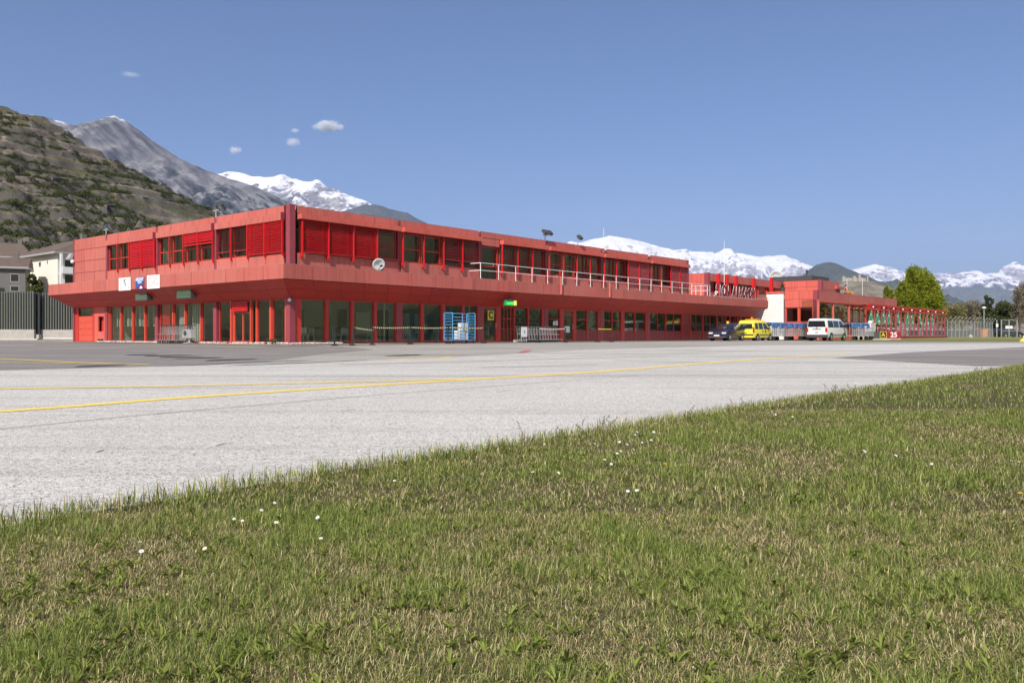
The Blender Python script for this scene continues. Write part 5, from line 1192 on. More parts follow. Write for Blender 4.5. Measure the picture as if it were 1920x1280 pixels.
tree('small_tree', 'two-pointed pale green treetop just above the red restaurant roof', at(1665,150,0), px_lobes(150,1665,[(1660,550,6,14),(1670,554,6,12),(1665,575,12,20)]), 3500, .3, M['leaf_bright'], (5.5,.2), 5)
Yp = 175
tree('pine_tree', 'dark green pine behind the gate at the right', at(1868,Yp,0), px_lobes(Yp,1868,[(1853,566,7,8),(1850,582,11,14),(1865,590,14,12),(1878,576,13,12),(1888,584,12,14),(1872,602,24,12),(1857,600,14,12),(1895,600,10,14),(1852,558,3,6)]), 9000, .36, M['leaf_dark'], (7,.3), 7)
bl = [('olive leafless tree right of the bright tree','twig_olive',1790,170,[(1785,592,15,22),(1800,588,13,22),(1778,604,10,16)]),
      ('brown leafless tree directly left of the lamp post','twig',1825,185,[(1815,586,12,24),(1830,582,12,22),(1840,592,9,22)]),
      ('brown leafless tree behind the end of the pergola','twig',1772,190,[(1765,594,10,20),(1776,590,10,22)]),
      ('tall bare grey tree at the right edge of the photo','twig',1912,165,[(1905,560,10,26),(1918,556,12,30),(1912,585,14,24),(1926,575,9,26)]),
      ('low olive thicket tree under the pine','twig_olive',1850,180,[(1840,606,14,14),(1862,608,14,13),(1880,610,14,12)])]
for i, (lb_, mm, cx, y, ls) in enumerate(bl):
    tree('bare_tree', lb_, at(cx,y,0), px_lobes(y,cx,ls), 4200, .3, M[mm], (zpx(580,y),.16), 20+i, 'leafless trees by the fence', .1, 26)
for i, (px, y) in enumerate(((1935,170),(1960,180),(1990,175),(2030,185),(1805,215),(1760,230),(1885,210))):
    tree('bare_tree', 'bare brown tree in the row behind the fence' if px < 1920 else 'bare tree outside the right edge', at(px,y,0), px_lobes(y,px,[(px-8,595,12,22),(px+8,590,12,24)]), 2200, .34, M['twig'], (6,.18), 40+i, 'leafless trees by the fence', .1, 16)
tree('maple', 'small green tree in front of the white house, behind the slatted fence', at(66,104,0), px_lobes(104,66,[(64,524,8,9),(70,533,10,8),(58,541,9,8),(76,543,9,9),(66,552,14,12)]), 2600, .27, M['leaf_mid'], (7,.15), 9)

# ---------------------------------------------------------------- hills and mountains
def fb(v, o=5): return noise.fractal(v, .9, 2.1, o, noise_basis='PERLIN_ORIGINAL')
def terrain(name, pts, D, Wf, m, namp, nsc, nu, nv, back=.5, pw=1.0, zb=-5.0, cr=.0, seed=0.0, stretch=(1,1), terr=None, hh=.72):
    px0, px1 = pts[0][0], pts[-1][0]; xs = np.linspace(px0, px1, nu); crest = np.interp(xs, [p[0] for p in pts], [p[1] for p in pts])
    vs = []; nvb = max(4, nv//4)
    for j in range(nv + nvb):
        for i in range(nu):
            X = (xs[i]-960)/F*D; zc = H + (HZ-crest[i])*D/F
            if j < nv: t = j/(nv-1); Y = D - Wf*(1-t); z = zb + (zc-zb)*(t**pw)
            else: t = 1 - (j-nv+1)/nvb; Y = D + Wf*back*(1-t); z = zb + (zc-zb)*t**1.2
            p = Vector((X*nsc*stretch[0] + seed, Y*nsc*stretch[1], seed*.7))
            env = (t*(1-t)*4)**1.4 if j < nv else 0
            rd = noise.ridged_multi_fractal(p, hh, 2.2, 8, 1.0, 2.0)
            z += namp*(min(rd,2.6)-1.5)*env + cr*fb(p*3.1)*(1 if j < nv else .3)*min(1,t*2)
            if terr:
                st_, am = terr; ph = (z + 2.5*fb(Vector((X*.01+5,Y*.01,1.3)),3) + X*.02)/st_; fr = ph - math.floor(ph); z += am*st_*((.35*fr/.74 if fr < .74 else .35+.65*(fr-.74)/.26)-fr)*min(1,t*3)
            vs.append((X, Y + (namp*.25*fb(p*1.7+Vector((9,3,1))) if 0 < j < nv-1 else 0), z))
    fs = [(j*nu+i, j*nu+i+1, (j+1)*nu+i+1, (j+1)*nu+i) for j in range(nv+nvb-1) for i in range(nu-1)]
    me = bpy.data.meshes.new(name); me.from_pydata(vs, [], fs); me.update(); o = link(name, me, m, None, 180); tag(o, kind='structure')
    return o, np.array(vs).reshape(nv+nvb, nu, 3), nv
def rockmat(name, rock1, rock2, forest=None, fz=(0,0), snow=None, sz=(0,0), scale=.004, streak=(1,1,.25), slope_snow=.0, rot=0.0, sn=2.2):
    m, nt, out = nodes(name); b = N(nt,'ShaderNodeBsdfPrincipled',Roughness=.95); b.inputs['Specular IOR Level'].default_value = .05
    g = N(nt,'ShaderNodeNewGeometry'); mp = N(nt,'ShaderNodeMapping'); mp.inputs['Scale'].default_value = [scale*s for s in streak]; rt = N(nt,'ShaderNodeVectorRotate'); rt.rotation_type = 'Y_AXIS'; rt.inputs['Angle'].default_value = rot; L(nt,g.outputs['Position'],rt.inputs['Vector']); L(nt,rt.outputs[0],mp.inputs[0])
    n1 = N(nt,'ShaderNodeTexNoise',Scale=1.0,Detail=10.0,Roughness=.72); L(nt,mp.outputs[0],n1.inputs['Vector'])
    mp2 = N(nt,'ShaderNodeMapping'); mp2.inputs['Scale'].default_value = (scale*.35,)*3; L(nt,g.outputs['Position'],mp2.inputs[0])
    n2 = N(nt,'ShaderNodeTexNoise',Scale=1.0,Detail=8.0,Roughness=.7); L(nt,mp2.outputs[0],n2.inputs['Vector'])
    col = mixc(nt, ramp(nt,n1.outputs[0],[(.40,(0,)*3),(.58,(1,)*3)]), rock1, rock2)
    sp = N(nt,'ShaderNodeSeparateXYZ'); L(nt,g.outputs['Position'],sp.inputs[0])
    def hmask(z0, z1, namp, extra=None):
        mr = N(nt,'ShaderNodeMapRange'); mr.inputs['From Min'].default_value = z0; mr.inputs['From Max'].default_value = z1; mr.clamp = False; L(nt,sp.outputs['Z'],mr.inputs['Value'])
        ad = N(nt,'ShaderNodeMath'); ad.operation = 'MULTIPLY_ADD'; L(nt,n2.outputs[0],ad.inputs[0]); ad.inputs[1].default_value = namp; L(nt,mr.outputs[0],ad.inputs[2])
        sb = N(nt,'ShaderNodeMath'); sb.operation = 'MULTIPLY_ADD'; L(nt,n1.outputs[0],sb.inputs[0]); sb.inputs[1].default_value = namp*.9; L(nt,ad.outputs[0],sb.inputs[2])
        if extra is not None:
            e = N(nt,'ShaderNodeMath'); e.operation = 'MULTIPLY_ADD'; L(nt,extra,e.inputs[0]); e.inputs[1].default_value = slope_snow; L(nt,sb.outputs[0],e.inputs[2]); return e.outputs[0]
        return sb.outputs[0]
    if forest: 
        h = hmask(*fz, 2.2); n3 = N(nt,'ShaderNodeTexNoise',Scale=18.0,Detail=4.0); L(nt,mp.outputs[0],n3.inputs['Vector'])
        fc = mixc(nt, ramp(nt,n3.outputs[0],[(.35,(0,)*3),(.65,(1,)*3)]), forest, tuple(c*1.7 for c in forest))
        col = mixc(nt, ramp(nt,h,[(.46,(1,)*3),(.54,(0,)*3)]) if False else ramp(nt,(lambda q: q)(N_half(nt,h)),[(.48,(1,)*3),(.53,(0,)*3)]), col, fc)
    if snow:
        nz = N(nt,'ShaderNodeSeparateXYZ'); L(nt,g.outputs['Normal'],nz.inputs[0]); h = hmask(*sz, sn, nz.outputs['Z'])
        col = mixc(nt, ramp(nt,N_half(nt,h,sn,slope_snow),[(.48,(0,)*3),(.53,(1,)*3)]), col, snow)
    L(nt,col,b.inputs['Base Color']); L(nt,b.outputs[0],out.inputs[0])
    bn = N(nt,'ShaderNodeBump',Strength=.9,Distance=1.0/scale*.09); L(nt,n1.outputs[0],bn.inputs['Height']); L(nt,bn.outputs[0],b.inputs['Normal']); return m
def N_half(nt, s, na=2.2, sl=0.0):                     # recentre height+noise so .5 is the mean border
    a = N(nt,'ShaderNodeMath'); a.operation = 'MULTIPLY_ADD'; L(nt,s,a.inputs[0]); a.inputs[1].default_value = .2; a.inputs[2].default_value = .5 - .2*(.5+na*.95+sl*.72); return a.outputs[0]
M['hill1'] = rockmat('vineyard_slope', (.115,.095,.072), (.20,.165,.125), None, scale=.09, streak=(1,1,2.0))
def hill_mat():
    m, nt, out = nodes('terraced_slope'); b = N(nt,'ShaderNodeBsdfPrincipled',Roughness=.95); b.inputs['Specular IOR Level'].default_value = .05; g = N(nt,'ShaderNodeNewGeometry')
    def nz(sc, d=8.0, st=(1,1,1), r=.7):
        mp = N(nt,'ShaderNodeMapping'); mp.inputs['Scale'].default_value = [sc*s for s in st]; L(nt,g.outputs['Position'],mp.inputs[0]); n = N(nt,'ShaderNodeTexNoise',Scale=1.0,Detail=d,Roughness=r); L(nt,mp.outputs[0],n.inputs['Vector']); return n.outputs[0]
    col = mixc(nt, ramp(nt,nz(.12),[(.38,(0,)*3),(.6,(1,)*3)]), (.105,.085,.062), (.235,.195,.15))
    col = mixc(nt, ramp(nt,nz(.025),[(.47,(0,)*3),(.56,(1,)*3)]), col, (.085,.082,.042))
    col = mixc(nt, ramp(nt,nz(.05,6.0,(.4,.4,3)),[(.58,(0,)*3),(.62,(1,)*3)]), col, (.28,.235,.18))
    col = mixc(nt, 1.0, col, ramp(nt,nz(.45,8.0,(1,1,1),.85),[(.36,(.45,)*3),(.64,(1.35,)*3)]), 'MULTIPLY'); bn = N(nt,'ShaderNodeBump',Strength=.9,Distance=1.2); L(nt,nz(.5,8.0,(1,1,1),.8),bn.inputs['Height']); L(nt,bn.outputs[0],b.inputs['Normal'])
    nn = N(nt,'ShaderNodeSeparateXYZ'); L(nt,g.outputs['True Normal'],nn.inputs[0]); col = mixc(nt, ramp(nt,nn.outputs['Z'],[(.52,(.75,)*3),(.66,(0,)*3)]), col, (.10,.092,.085))  # steep walls turn stone grey, with their shading mixed into the colour
    L(nt,col,b.inputs['Base Color']); L(nt,b.outputs[0],out.inputs[0]); return m
hill, HV, hn = terrain('hill', [(-420,90),(-300,120),(-100,170),(0,195),(40,206),(90,220),(130,246),(200,291),(250,316),(290,337),(345,366),(400,394),(450,418),(560,470),(700,530),(900,600),(1000,628)], 620, 420, hill_mat(), 14, .012, 380, 270, .6, 1.05, 0.0, 1.0, 3.0, (1,1), (8.0,1.0))
# shrubs scattered over the slope: uncountable, one object
rng = np.random.default_rng(5); cs = []; sz = []
for k in range(26000):
    i = rng.integers(3, HV.shape[1]-2); j = rng.integers(4, hn-1); p = HV[j,i]; 
    px = 960 + p[0]/p[1]*F
    if px > 620 or px < -60: continue
    q = .75*noise.noise(Vector((p[0]*.009, p[1]*.012, p[2]*.028+4))) + .55*noise.noise(Vector((p[0]*.02+p[2]*.01, p[1]*.02, p[2]*.09+9))) + .25*noise.noise(Vector((p[0]*.07, p[1]*.07, p[2]*.07)))
    if q < .0 + .28*rng.random()-.24: continue
    r = rng.uniform(.8,2.4)*(1.7 if rng.random() < .08 else 1); n = int(34*r**1.3)
    d = rng.normal(size=(n,3)); d /= np.linalg.norm(d,axis=1,keepdims=True); d[:,2] = np.abs(d[:,2])*.9 - .1
    cs.append(p + np.array([0,0,r*.2]) + d*(r*rng.uniform(.4,1,(n,1)))); sz.append(rng.uniform(.35,.9,n)*(.7+.3*r)*.75)
cs = np.concatenate(cs); sz = np.concatenate(sz)
tag(leaf_mesh('undergrowth', cs, sz, leafmat('hill_shrub', [(.03,.036,.014),(.062,.075,.024),(.12,.14,.035)], .2), None, 11), 'mass of green shrubs covering the vineyard slope', 'shrubs', kind='stuff')
# dry-stone terrace walls that can be told apart
def twall(px0, py0, px1, label, hgt=2.2, gable=False):
    best = None
    def hit(px, py):
        b = None
        for j in range(2, hn-1):
            row = HV[j]; X = (px-960)/F*row[:,1]; i = int(np.argmin(np.abs(row[:,0]-X))); p = row[i]; d = abs((HZ-(p[2]-H)/p[1]*F) - py)
            if b is None or d < b[0]: b = (d, p)
        return Vector(b[1])
    p = hit(px0, py0); q = hit(px1, py0+ (px1-px0)*.12); t = T('terrace_wall', label, 'wall', tuple(p)); d = q-p; mb = MB(); mb.panels((0,0,-1),(d.x,d.y,d.z-1),(d.x,d.y,d.z+hgt),(0,0,hgt),8,3,.04,-.6); obj('stonework', mb, M['drystone'], t)
    mb = MB(); mb.panels((0,0,hgt),(d.x,d.y,d.z+hgt),(d.x,d.y+.6,d.z+hgt),(0,.6,hgt),8,1,.03,.15); obj('coping', mb, M['kerb'], t)
M['drystone'] = simple('dry_stone', (.16,.14,.12), .95, var=.4, scale=1.5, island=.4, bump=.6)
twall(97,340,128,'dark stone terrace wall high on the vineyard slope'); twall(20,365,118,'long pale terrace wall across the middle of the vineyard slope',1.6); twall(202,392,222,'short grey terrace wall above the green bushes',3.0); twall(225,345,290,'long thin terrace wall near the right end of the slope',1.2); twall(270,372,330,'low thin terrace wall right of the dark bushes',1.2)
# grey limestone mountain
M['grey'] = rockmat('limestone', (.07,.07,.078), (.215,.208,.21), (.022,.030,.032), (420,1000), (.6,.6,.63), (1230,1420), scale=.012, streak=(.22,.5,1.9), rot=R(-42))
terrain('mountains', [(-350,250),(-200,236),(0,226),(60,216),(95,222),(150,239),(188,236),(203,219),(215,217),(232,224),(262,246),(300,274),(340,298),(380,317),(430,335),(470,347),(500,359),(545,383),(620,416),(760,468),(900,520),(1100,600)], 5200, 3300, M['grey'], 110, .0034, 520, 150, .5, 1.0, 0, 6, 7.0, (1.6,.6))
M['snow1'] = rockmat('snowy_rock', (.15,.14,.14), (.28,.265,.26), (.04,.05,.055), (1300,2300), (.66,.66,.68), (1700,2900), scale=.0055, streak=(.5,.5,1.8), slope_snow=1.2, rot=R(30), sn=4.0)
terrain('mountains', [(200,345),(330,336),(405,326),(432,322),(450,324),(475,331),(500,333),(520,329),(535,326),(548,335),(570,340),(585,342),(592,337),(600,338),(612,351),(625,355),(640,358),(665,370),(690,380),(760,420),(880,470),(1050,520)], 14000, 7000, M['snow1'], 480, .0014, 400, 140, .4, 1.0, 100, 22, 2.0, hh=.95)
M['forest'] = rockmat('far_forest', (.07,.075,.075), (.13,.13,.125), (.05,.06,.06), (900,2200), None, scale=.003)
terrain('hills', [(560,430),(640,395),(680,384),(705,381),(740,394),(765,402),(792,414),(850,446),(950,490),(1080,540)], 9000, 4500, M['forest'], 240, .0014, 160, 70, .5, 1.0, 0, 22, 4.0)
# snow range on the right with wooded foothills
M['snow2'] = rockmat('snow_range', (.20,.19,.20), (.36,.34,.34), (.045,.055,.06), (600,1500), (.62,.61,.62), (900,2100), scale=.006, streak=(1.0,.6,1.4), slope_snow=1.6, sn=4.2)
terrain('mountains', [(860,520),(900,490),(1000,466),(1040,461),(1070,452),(1090,455),(1110,449),(1140,443),(1160,444),(1180,447),(1205,453),(1240,463),(1262,468),(1285,466),(1290,471),(1320,471),(1345,474),(1357,467),(1368,467),(1376,474),(1400,478),(1430,481),(1455,478),(1470,479),(1490,486),(1500,490),(1520,498),(1560,506),(1590,508),(1610,503),(1640,496),(1660,500),(1680,504),(1690,514),(1715,518),(1735,514),(1770,511),(1790,514),(1810,509),(1830,508),(1850,513),(1870,512),(1882,498),(1892,495),(1900,490),(1905,494),(1910,500),(1920,498),(1960,505),(2050,500),(2150,510)], 20000, 8000, M['snow2'], 520, .0014, 560, 150, .3, 1.2, 50, 26, 5.0, hh=1.0)
M['forest2'] = rockmat('wooded_foothill', (.10,.11,.105), (.15,.16,.145), (.075,.088,.085), (700,2000), None, scale=.002)
terrain('hills', [(900,600),(1150,545),(1290,515),(1330,512),(1360,521),(1430,526),(1470,530),(1560,545),(1650,556),(1720,552),(1770,541),(1840,535),(1900,548),(2000,540),(2300,560)], 12000, 4500, M['forest2'], 200, .0012, 240, 70, .5, 1.0, 0, 20, 9.0)
terrain('hills', [(1440,560),(1480,540),(1500,521),(1518,506),(1530,497),(1545,493),(1556,491),(1565,493),(1580,500),(1610,513),(1640,527),(1660,538),(1690,552),(1740,575),(1800,600)], 5200, 1900, M['forest'], 70, .002, 140, 60, .6, 1.0, 0, 7, 6.0)
M['cast'] = rockmat('castle_rock', (.12,.105,.08), (.21,.185,.15), None, scale=.03)
cm, CV, cn = terrain('hill', [(1500,600),(1540,560),(1558,538),(1574,527),(1590,526),(1620,526),(1638,527),(1650,533),(1680,548),(1720,570),(1780,605)], 1700, 500, M['cast'], 16, .006, 120, 60, .6, 1.0, 0, 2, 8.0)
# castle ruin on its hill
Yc = 1695; kx = Yc/F; cs_ = T('castle_ruin', 'pale ruined castle with long walls on a hill behind the restaurant', 'castle', at(1608,Yc,zpx(527.5,Yc)-4)); M['caststone'] = simple('castle_stone', (.36,.325,.27), .95, var=.3, scale=.1)
def wall_run(pts_, d0, d1):
    mb = MB(); 
    for (a_, z0), (b_, z1) in zip(pts_[:-1], pts_[1:]): mb.add([((a_-1608)*kx,d0,-2),((b_-1608)*kx,d0,-2),((b_-1608)*kx,d0,(527.5-z1)*kx+4),((a_-1608)*kx,d0,(527.5-z0)*kx+4),((a_-1608)*kx,d1,-2),((b_-1608)*kx,d1,-2),((b_-1608)*kx,d1,(527.5-z1)*kx+4),((a_-1608)*kx,d1,(527.5-z0)*kx+4)],[(0,1,2,3),(7,6,5,4),(3,2,6,7),(0,3,7,4),(1,5,6,2)])
    obj('curtain_wall', mb, M['caststone'], cs_)
wall_run([(1577,521),(1579,519.5),(1583,519.5),(1584,522),(1590,521),(1596,522),(1601,520.5),(1608,522),(1612,521)],-6,-3); wall_run([(1609,519),(1613,520),(1618,521.5),(1622,521.5),(1624,523)],-2,3)
for px, w_, py in ((1578.5,2.2,518.5),(1599,3.0,518),(1608.5,2.4,515.5),(1623.5,1.0,517)):
    mb = MB(); mb.box((px-w_-1608)*kx,-9,-2,(px+w_-1608)*kx,0,(527.5-py)*kx+4); obj('tower', mb, M['caststone'], cs_)
# the valley's other side, behind the camera (it is what the windows mirror)
def back_side():
    nu, nv = 160, 24; vs = []
    for j in range(nv):
        for i in range(nu):
            an = PI*(.78 + 1.49*i/(nu-1)); r = 1500 + 3800*j/(nv-1); X, Y = math.cos(an)*r, math.sin(an)*r - 100
            h = (1500 + 420*fb(Vector((an*3.0,1.0,4.2)),4)) * (j/(nv-1))**1.15 * min(1, .12 + 3.2*(1-i/(nu-1))) + 170*(noise.ridged_multi_fractal(Vector((X*.001,Y*.001,2.0)),.9,2.1,5,1.0,2.0)-1)*min(1,j/4)
            vs.append((X,Y,h-2))
    fs = [(j*nu+i,(j+1)*nu+i,(j+1)*nu+i+1,j*nu+i+1) for j in range(nv-1) for i in range(nu-1)]
    me = bpy.data.meshes.new('hills'); me.from_pydata(vs,[],fs); me.update(); tag(link('hills', me, M['backforest'], None, 180), kind='structure')
M['backforest'] = rockmat('valley_side', (.20,.20,.11), (.30,.28,.17), None, (0,0), None, scale=.004)
back_side()
rng = np.random.default_rng(77); tl = []
for k in range(70):                    # unseen trees added right of the view so the long front's windows mirror them
    f = k/69; x_ = 75 + 160*f + rng.normal()*5; y_ = 95 + 30*math.sin(f*5) + rng.normal()*6; h_ = rng.uniform(5,11)
    if x_/y_ < .70: continue
    d = rng.normal(size=(260,3)); d /= np.linalg.norm(d,axis=1,keepdims=True); tl.append(np.array([x_,y_,h_*.55]) + d*np.array([h_*.35,h_*.35,h_*.5])*rng.uniform(.5,1,(260,1)))
tl = np.concatenate(tl); tag(leaf_mesh('added_treeline', tl, rng.uniform(.5,1.1,len(tl)), M['leaf_mid'], None, 5), 'unseen row of green trees, added right of the view to be mirrored in the windows', 'trees', kind='stuff')
HAZE, SKY, EXPO = 2.6e-5, .085, .54
# ---------------------------------------------------------------- grass
def in_lawn(x, y):
    ex = np.interp(y, [p[1] for p in EDGE], [p[0] for p in EDGE]); return x > ex + .03*np.sin(y*5.1) + .05*np.sin(y*1.7)
def patch(x, y, s, sd):
    return np.array([noise.fractal(Vector((a*s+sd, b*s, sd)), .9, 2.0, 4, noise_basis='PERLIN_ORIGINAL') for a, b in zip(x, y)])
rng = np.random.default_rng(21)
def sample(n, y0, y1, pw, mx=1.1):
    y = y0 + (y1-y0)*rng.random(n)**pw; x = (rng.random(n)*2-1)*(.62*y+mx); k = in_lawn(x, y); return x[k], y[k]
def blades(name, segs, label, cat):
    V = []; Fq = []; Ft = []; Cc = []; base = 0
    for (x, y, ln, wd, lean, col) in segs:
        n = len(x); az = rng.random(n)*2*PI; z = np.array([gz(v) for v in y]) + .004
        dx, dy = np.cos(az), np.sin(az); sx, sy = -dy*wd/2, dx*wd/2
        l1 = ln*.55; c1 = np.cos(lean*.55); s1 = np.sin(lean*.55); c2 = np.cos(np.minimum(lean*1.35,1.75)); s2 = np.sin(np.minimum(lean*1.35,1.75))
        mxx, myy, mz = x+dx*l1*s1, y+dy*l1*s1, z+l1*c1; tx, ty, tz = mxx+dx*ln*.45*s2, myy+dy*ln*.45*s2, np.maximum(mz+ln*.45*c2, z+ln*.16)
        v = np.empty((n,5,3)); v[:,0]=np.c_[x-sx,y-sy,z]; v[:,1]=np.c_[x+sx,y+sy,z]; v[:,2]=np.c_[mxx+sx*.85,myy+sy*.85,mz]; v[:,3]=np.c_[mxx-sx*.85,myy-sy*.85,mz]; v[:,4]=np.c_[tx,ty,tz]
        V.append(v.reshape(-1,3)); i = base + np.arange(n)[:,None]*5; Fq.append(i+np.array([0,1,2,3])); Ft.append(i+np.array([3,2,4])); base += n*5
        Cc.append(np.repeat(np.c_[col, np.ones(n)],5,axis=0))
    V = np.concatenate(V).astype(np.float32); Fq = np.concatenate(Fq); Ft = np.concatenate(Ft); Cc = np.concatenate(Cc).astype(np.float32)
    me = bpy.data.meshes.new(name); me.vertices.add(len(V)); me.vertices.foreach_set('co', V.ravel()); li = np.concatenate([Fq.ravel(), Ft.ravel()]).astype(np.int32)
    me.loops.add(len(li)); me.loops.foreach_set('vertex_index', li); nq, nt_ = len(Fq), len(Ft); me.polygons.add(nq+nt_)
    me.polygons.foreach_set('loop_start', np.concatenate([np.arange(nq)*4, nq*4+np.arange(nt_)*3]).astype(np.int32)); me.polygons.foreach_set('loop_total', np.concatenate([np.full(nq,4),np.full(nt_,3)]).astype(np.int32)); me.update(calc_edges=True)
    at_ = me.attributes.new('col','FLOAT_COLOR','POINT'); at_.data.foreach_set('color', Cc.ravel())
    return tag(link(name, me, M['grassblade']), label, cat, kind='stuff')
def colors(n, dry, lush):
    g = np.array([[.070,.094,.024],[.098,.122,.034],[.130,.148,.045],[.052,.074,.022],[.15,.165,.06]]); s = np.array([[.24,.20,.115],[.30,.255,.155],[.19,.155,.09],[.155,.115,.07],[.36,.31,.20]])
    pick = rng.random(n) < dry; c = np.where(pick[:,None], s[rng.integers(0,5,n)], g[rng.integers(0,5,n)]*(1+.25*lush)[:,None]); return np.minimum(c*np.array([1.80,1.78,1.50]),.74)*rng.uniform(.75,1.25,(n,1))
segs = []
for (n, y0, y1, pw, w0, l0, l1) in ((330000,1.4,4.2,.9,.0023,.02,.06),(300000,4.0,9.5,.8,.0034,.025,.07),(190000,9.0,23.0,.75,.006,.035,.085)):
    x, y = sample(n, y0, y1, pw); d = patch(x, y, .9, 3.0) + .6*patch(x, y, 3.2, 8.0); lush = np.clip(.5 - d*1.4, 0, 1); far = np.clip((y-4)/10,0,1); right = np.clip((x-1.0)/4, 0, 1)
    dry = np.clip(.36 + .62*d - .14*far - .1*right, .05, .85)
    ln = rng.uniform(l0, l1, len(x))*(.62+.5*lush); lean = np.clip(rng.normal(1.08,.4,len(x))-.2*lush, .15, 1.55)
    isdry = dry; segs.append((x, y, ln, np.full(len(x), w0*.85)*rng.uniform(.6,1.4,len(x)), lean, colors(len(x), dry, lush)))
for (n, y0, y1, w0, l0, l1) in ((190000,.3,9.0,.0045,.025,.065),(110000,8.0,22.0,.008,.035,.085)):   # the lawn to either side of the view
    x, y = sample(n, y0, y1, .85, 4.5); k = (np.abs(x) > .62*y+1.05) | (y < 1.45); x, y = x[k], y[k]; d = patch(x, y, .9, 3.0) + .6*patch(x, y, 3.2, 8.0); lush = np.clip(.5 - d*1.4, 0, 1)
    segs.append((x, y, rng.uniform(l0, l1, len(x))*(.62+.5*lush), np.full(len(x), w0)*rng.uniform(.6,1.4,len(x)), np.clip(rng.normal(1.08,.4,len(x))-.2*lush,.15,1.55), colors(len(x), np.clip(.36+.62*d,.05,.85), lush)))
# loose fringe along the tarmac and a few long stalks
ey = rng.uniform(2.5,22,16000); ex = np.interp(ey,[p[1] for p in EDGE],[p[0] for p in EDGE]) + rng.normal(.0,.11,len(ey)); segs.append((ex, ey, rng.uniform(.03,.12,len(ey)), rng.uniform(.003,.006,len(ey)), np.clip(rng.normal(.6,.35,len(ey)),.05,1.4), colors(len(ey), np.full(len(ey),.3), np.full(len(ey),.4))))
x, y = sample(15000, 1.5, 18, .75); segs.append((x, y, rng.uniform(.05,.12,len(x)), rng.uniform(.0016,.003,len(x)), np.clip(rng.normal(1.15,.35,len(x)),.1,1.45), colors(len(x), np.full(len(x),.6), np.zeros(len(x)))))
blades('grass', segs, 'mown summer grass with dry straw patches in front of the taxiway', 'grass')
# broad-leaved weeds in clumps
mb = MB(); mbd = MB()
def leaf(mb, x, y, az, ln, wd, lift):
    z = gz(y); pts = []
    for f, w in ((0,.15),(.3,.8),(.6,1.0),(.85,.6),(1,.02)):
        r = ln*f; hh = .012 + ln*lift*math.sin(f*1.7); pts.append((x+math.cos(az)*r, y+math.sin(az)*r, z+hh, w*wd/2))
    o = []
    for (a, b, c, w) in pts: o += [(a-math.sin(az)*w, b+math.cos(az)*w, c+.006), (a, b, c), (a+math.sin(az)*w, b-math.cos(az)*w, c+.006)]
    mb.add(o, [(i*3+k, i*3+k+1, i*3+k+4, i*3+k+3) for i in range(4) for k in range(2)])
nclump = 0
random.seed(4)
for cx, cy, n in [(G(150,1170),14), (G(230,1080),9), (G(1270,1110),12), (G(1700,1150),9), (G(600,1215),9), (G(850,1180),9), (G(1010,880),8), (G(1190,870),10), (G(840,900),8), (G(1640,1070),7), (G(1530,940),7), (G(760,950),7), (G(330,1240),9), (G(440,1240),8),(G(60,1100),8)] and [(*c, n) for c, n in [(G(150,1170),14), (G(230,1080),9), (G(1270,1110),12), (G(1700,1150),9), (G(600,1215),9), (G(850,1180),9), (G(1010,880),8), (G(1190,870),10), (G(840,900),8), (G(1640,1070),7), (G(1530,940),7), (G(760,950),7), (G(330,1240),9), (G(440,1240),8),(G(60,1100),8),(G(1430,1200),9),(G(1050,1230),8),(G(1560,1260),6)]]:
    for k in range(int(n*1.6)):
        x = cx + random.gauss(0,.055*math.sqrt(n)); y = cy + random.gauss(0,.045*math.sqrt(n))
        for q in range(random.randint(3,6)): leaf(mb, x, y, random.uniform(0,2*PI), random.uniform(.016,.042), random.uniform(.006,.014), random.uniform(.1,1.0))
for k in range(1900):
    y = random.uniform(1.7,13)*random.uniform(.6,1) + .6; x = random.uniform(-.62*y, .66*y)
    if not in_lawn(np.array([x]), np.array([y]))[0]: continue
    for q in range(random.randint(2,5)): leaf(mb, x, y, random.uniform(0,2*PI), random.uniform(.014,.038), random.uniform(.005,.012), random.uniform(.2,1.2))
tag(obj('weeds', mb, leafmat('weed_leaf', [(.12,.15,.03),(.20,.24,.05),(.30,.34,.09)], .35)), 'clumps of broad-leaved dandelion and plantain weeds in the grass', 'weeds', kind='stuff')
# tall seed stalks along the edge of the tarmac
mb = MB()
for px, py, n in ((835,812,4),(880,795,4),(925,790,6),(965,808,4),(1045,795,3),(1160,770,4),(1250,752,4),(1410,725,6),(1450,722,6),(1475,722,5),(1530,712,4),(1600,705,4),(1750,682,7),(1765,680,6),(1660,694,3)):
    for k in range(max(2,n-2)):
        c = G(px+random.uniform(-14,14), py+22); x, y = c; x = float(np.interp(y,[p[1] for p in EDGE],[p[0] for p in EDGE])) + random.uniform(.0,.3) if True else x; x = max(x, c[0]); z = gz(y); l = random.uniform(.08,.19)*(1+max(0,y-8)*.02); dx, dy = random.uniform(-.08,.08), random.uniform(-.05,.05)
        mb.tube([(x,y,z),(x+dx*.5,y+dy*.5,z+l*.6),(x+dx*1.3,y+dy,z+l)], .0008+.00008*y, 4)
        for q in range(6): f = .7+.06*q; mb.ball((x+dx*(f*1.3)+random.uniform(-.01,.01),y,z+l*f),.002+.0002*y,5,4,(.8,.8,1.8))
tag(obj('stalks', mb, leafmat('seed_stalk', [(.12,.10,.06),(.16,.14,.075),(.11,.12,.05)], .2)), 'tall thin seed stalks along the edge of the tarmac', 'stalks', kind='stuff')
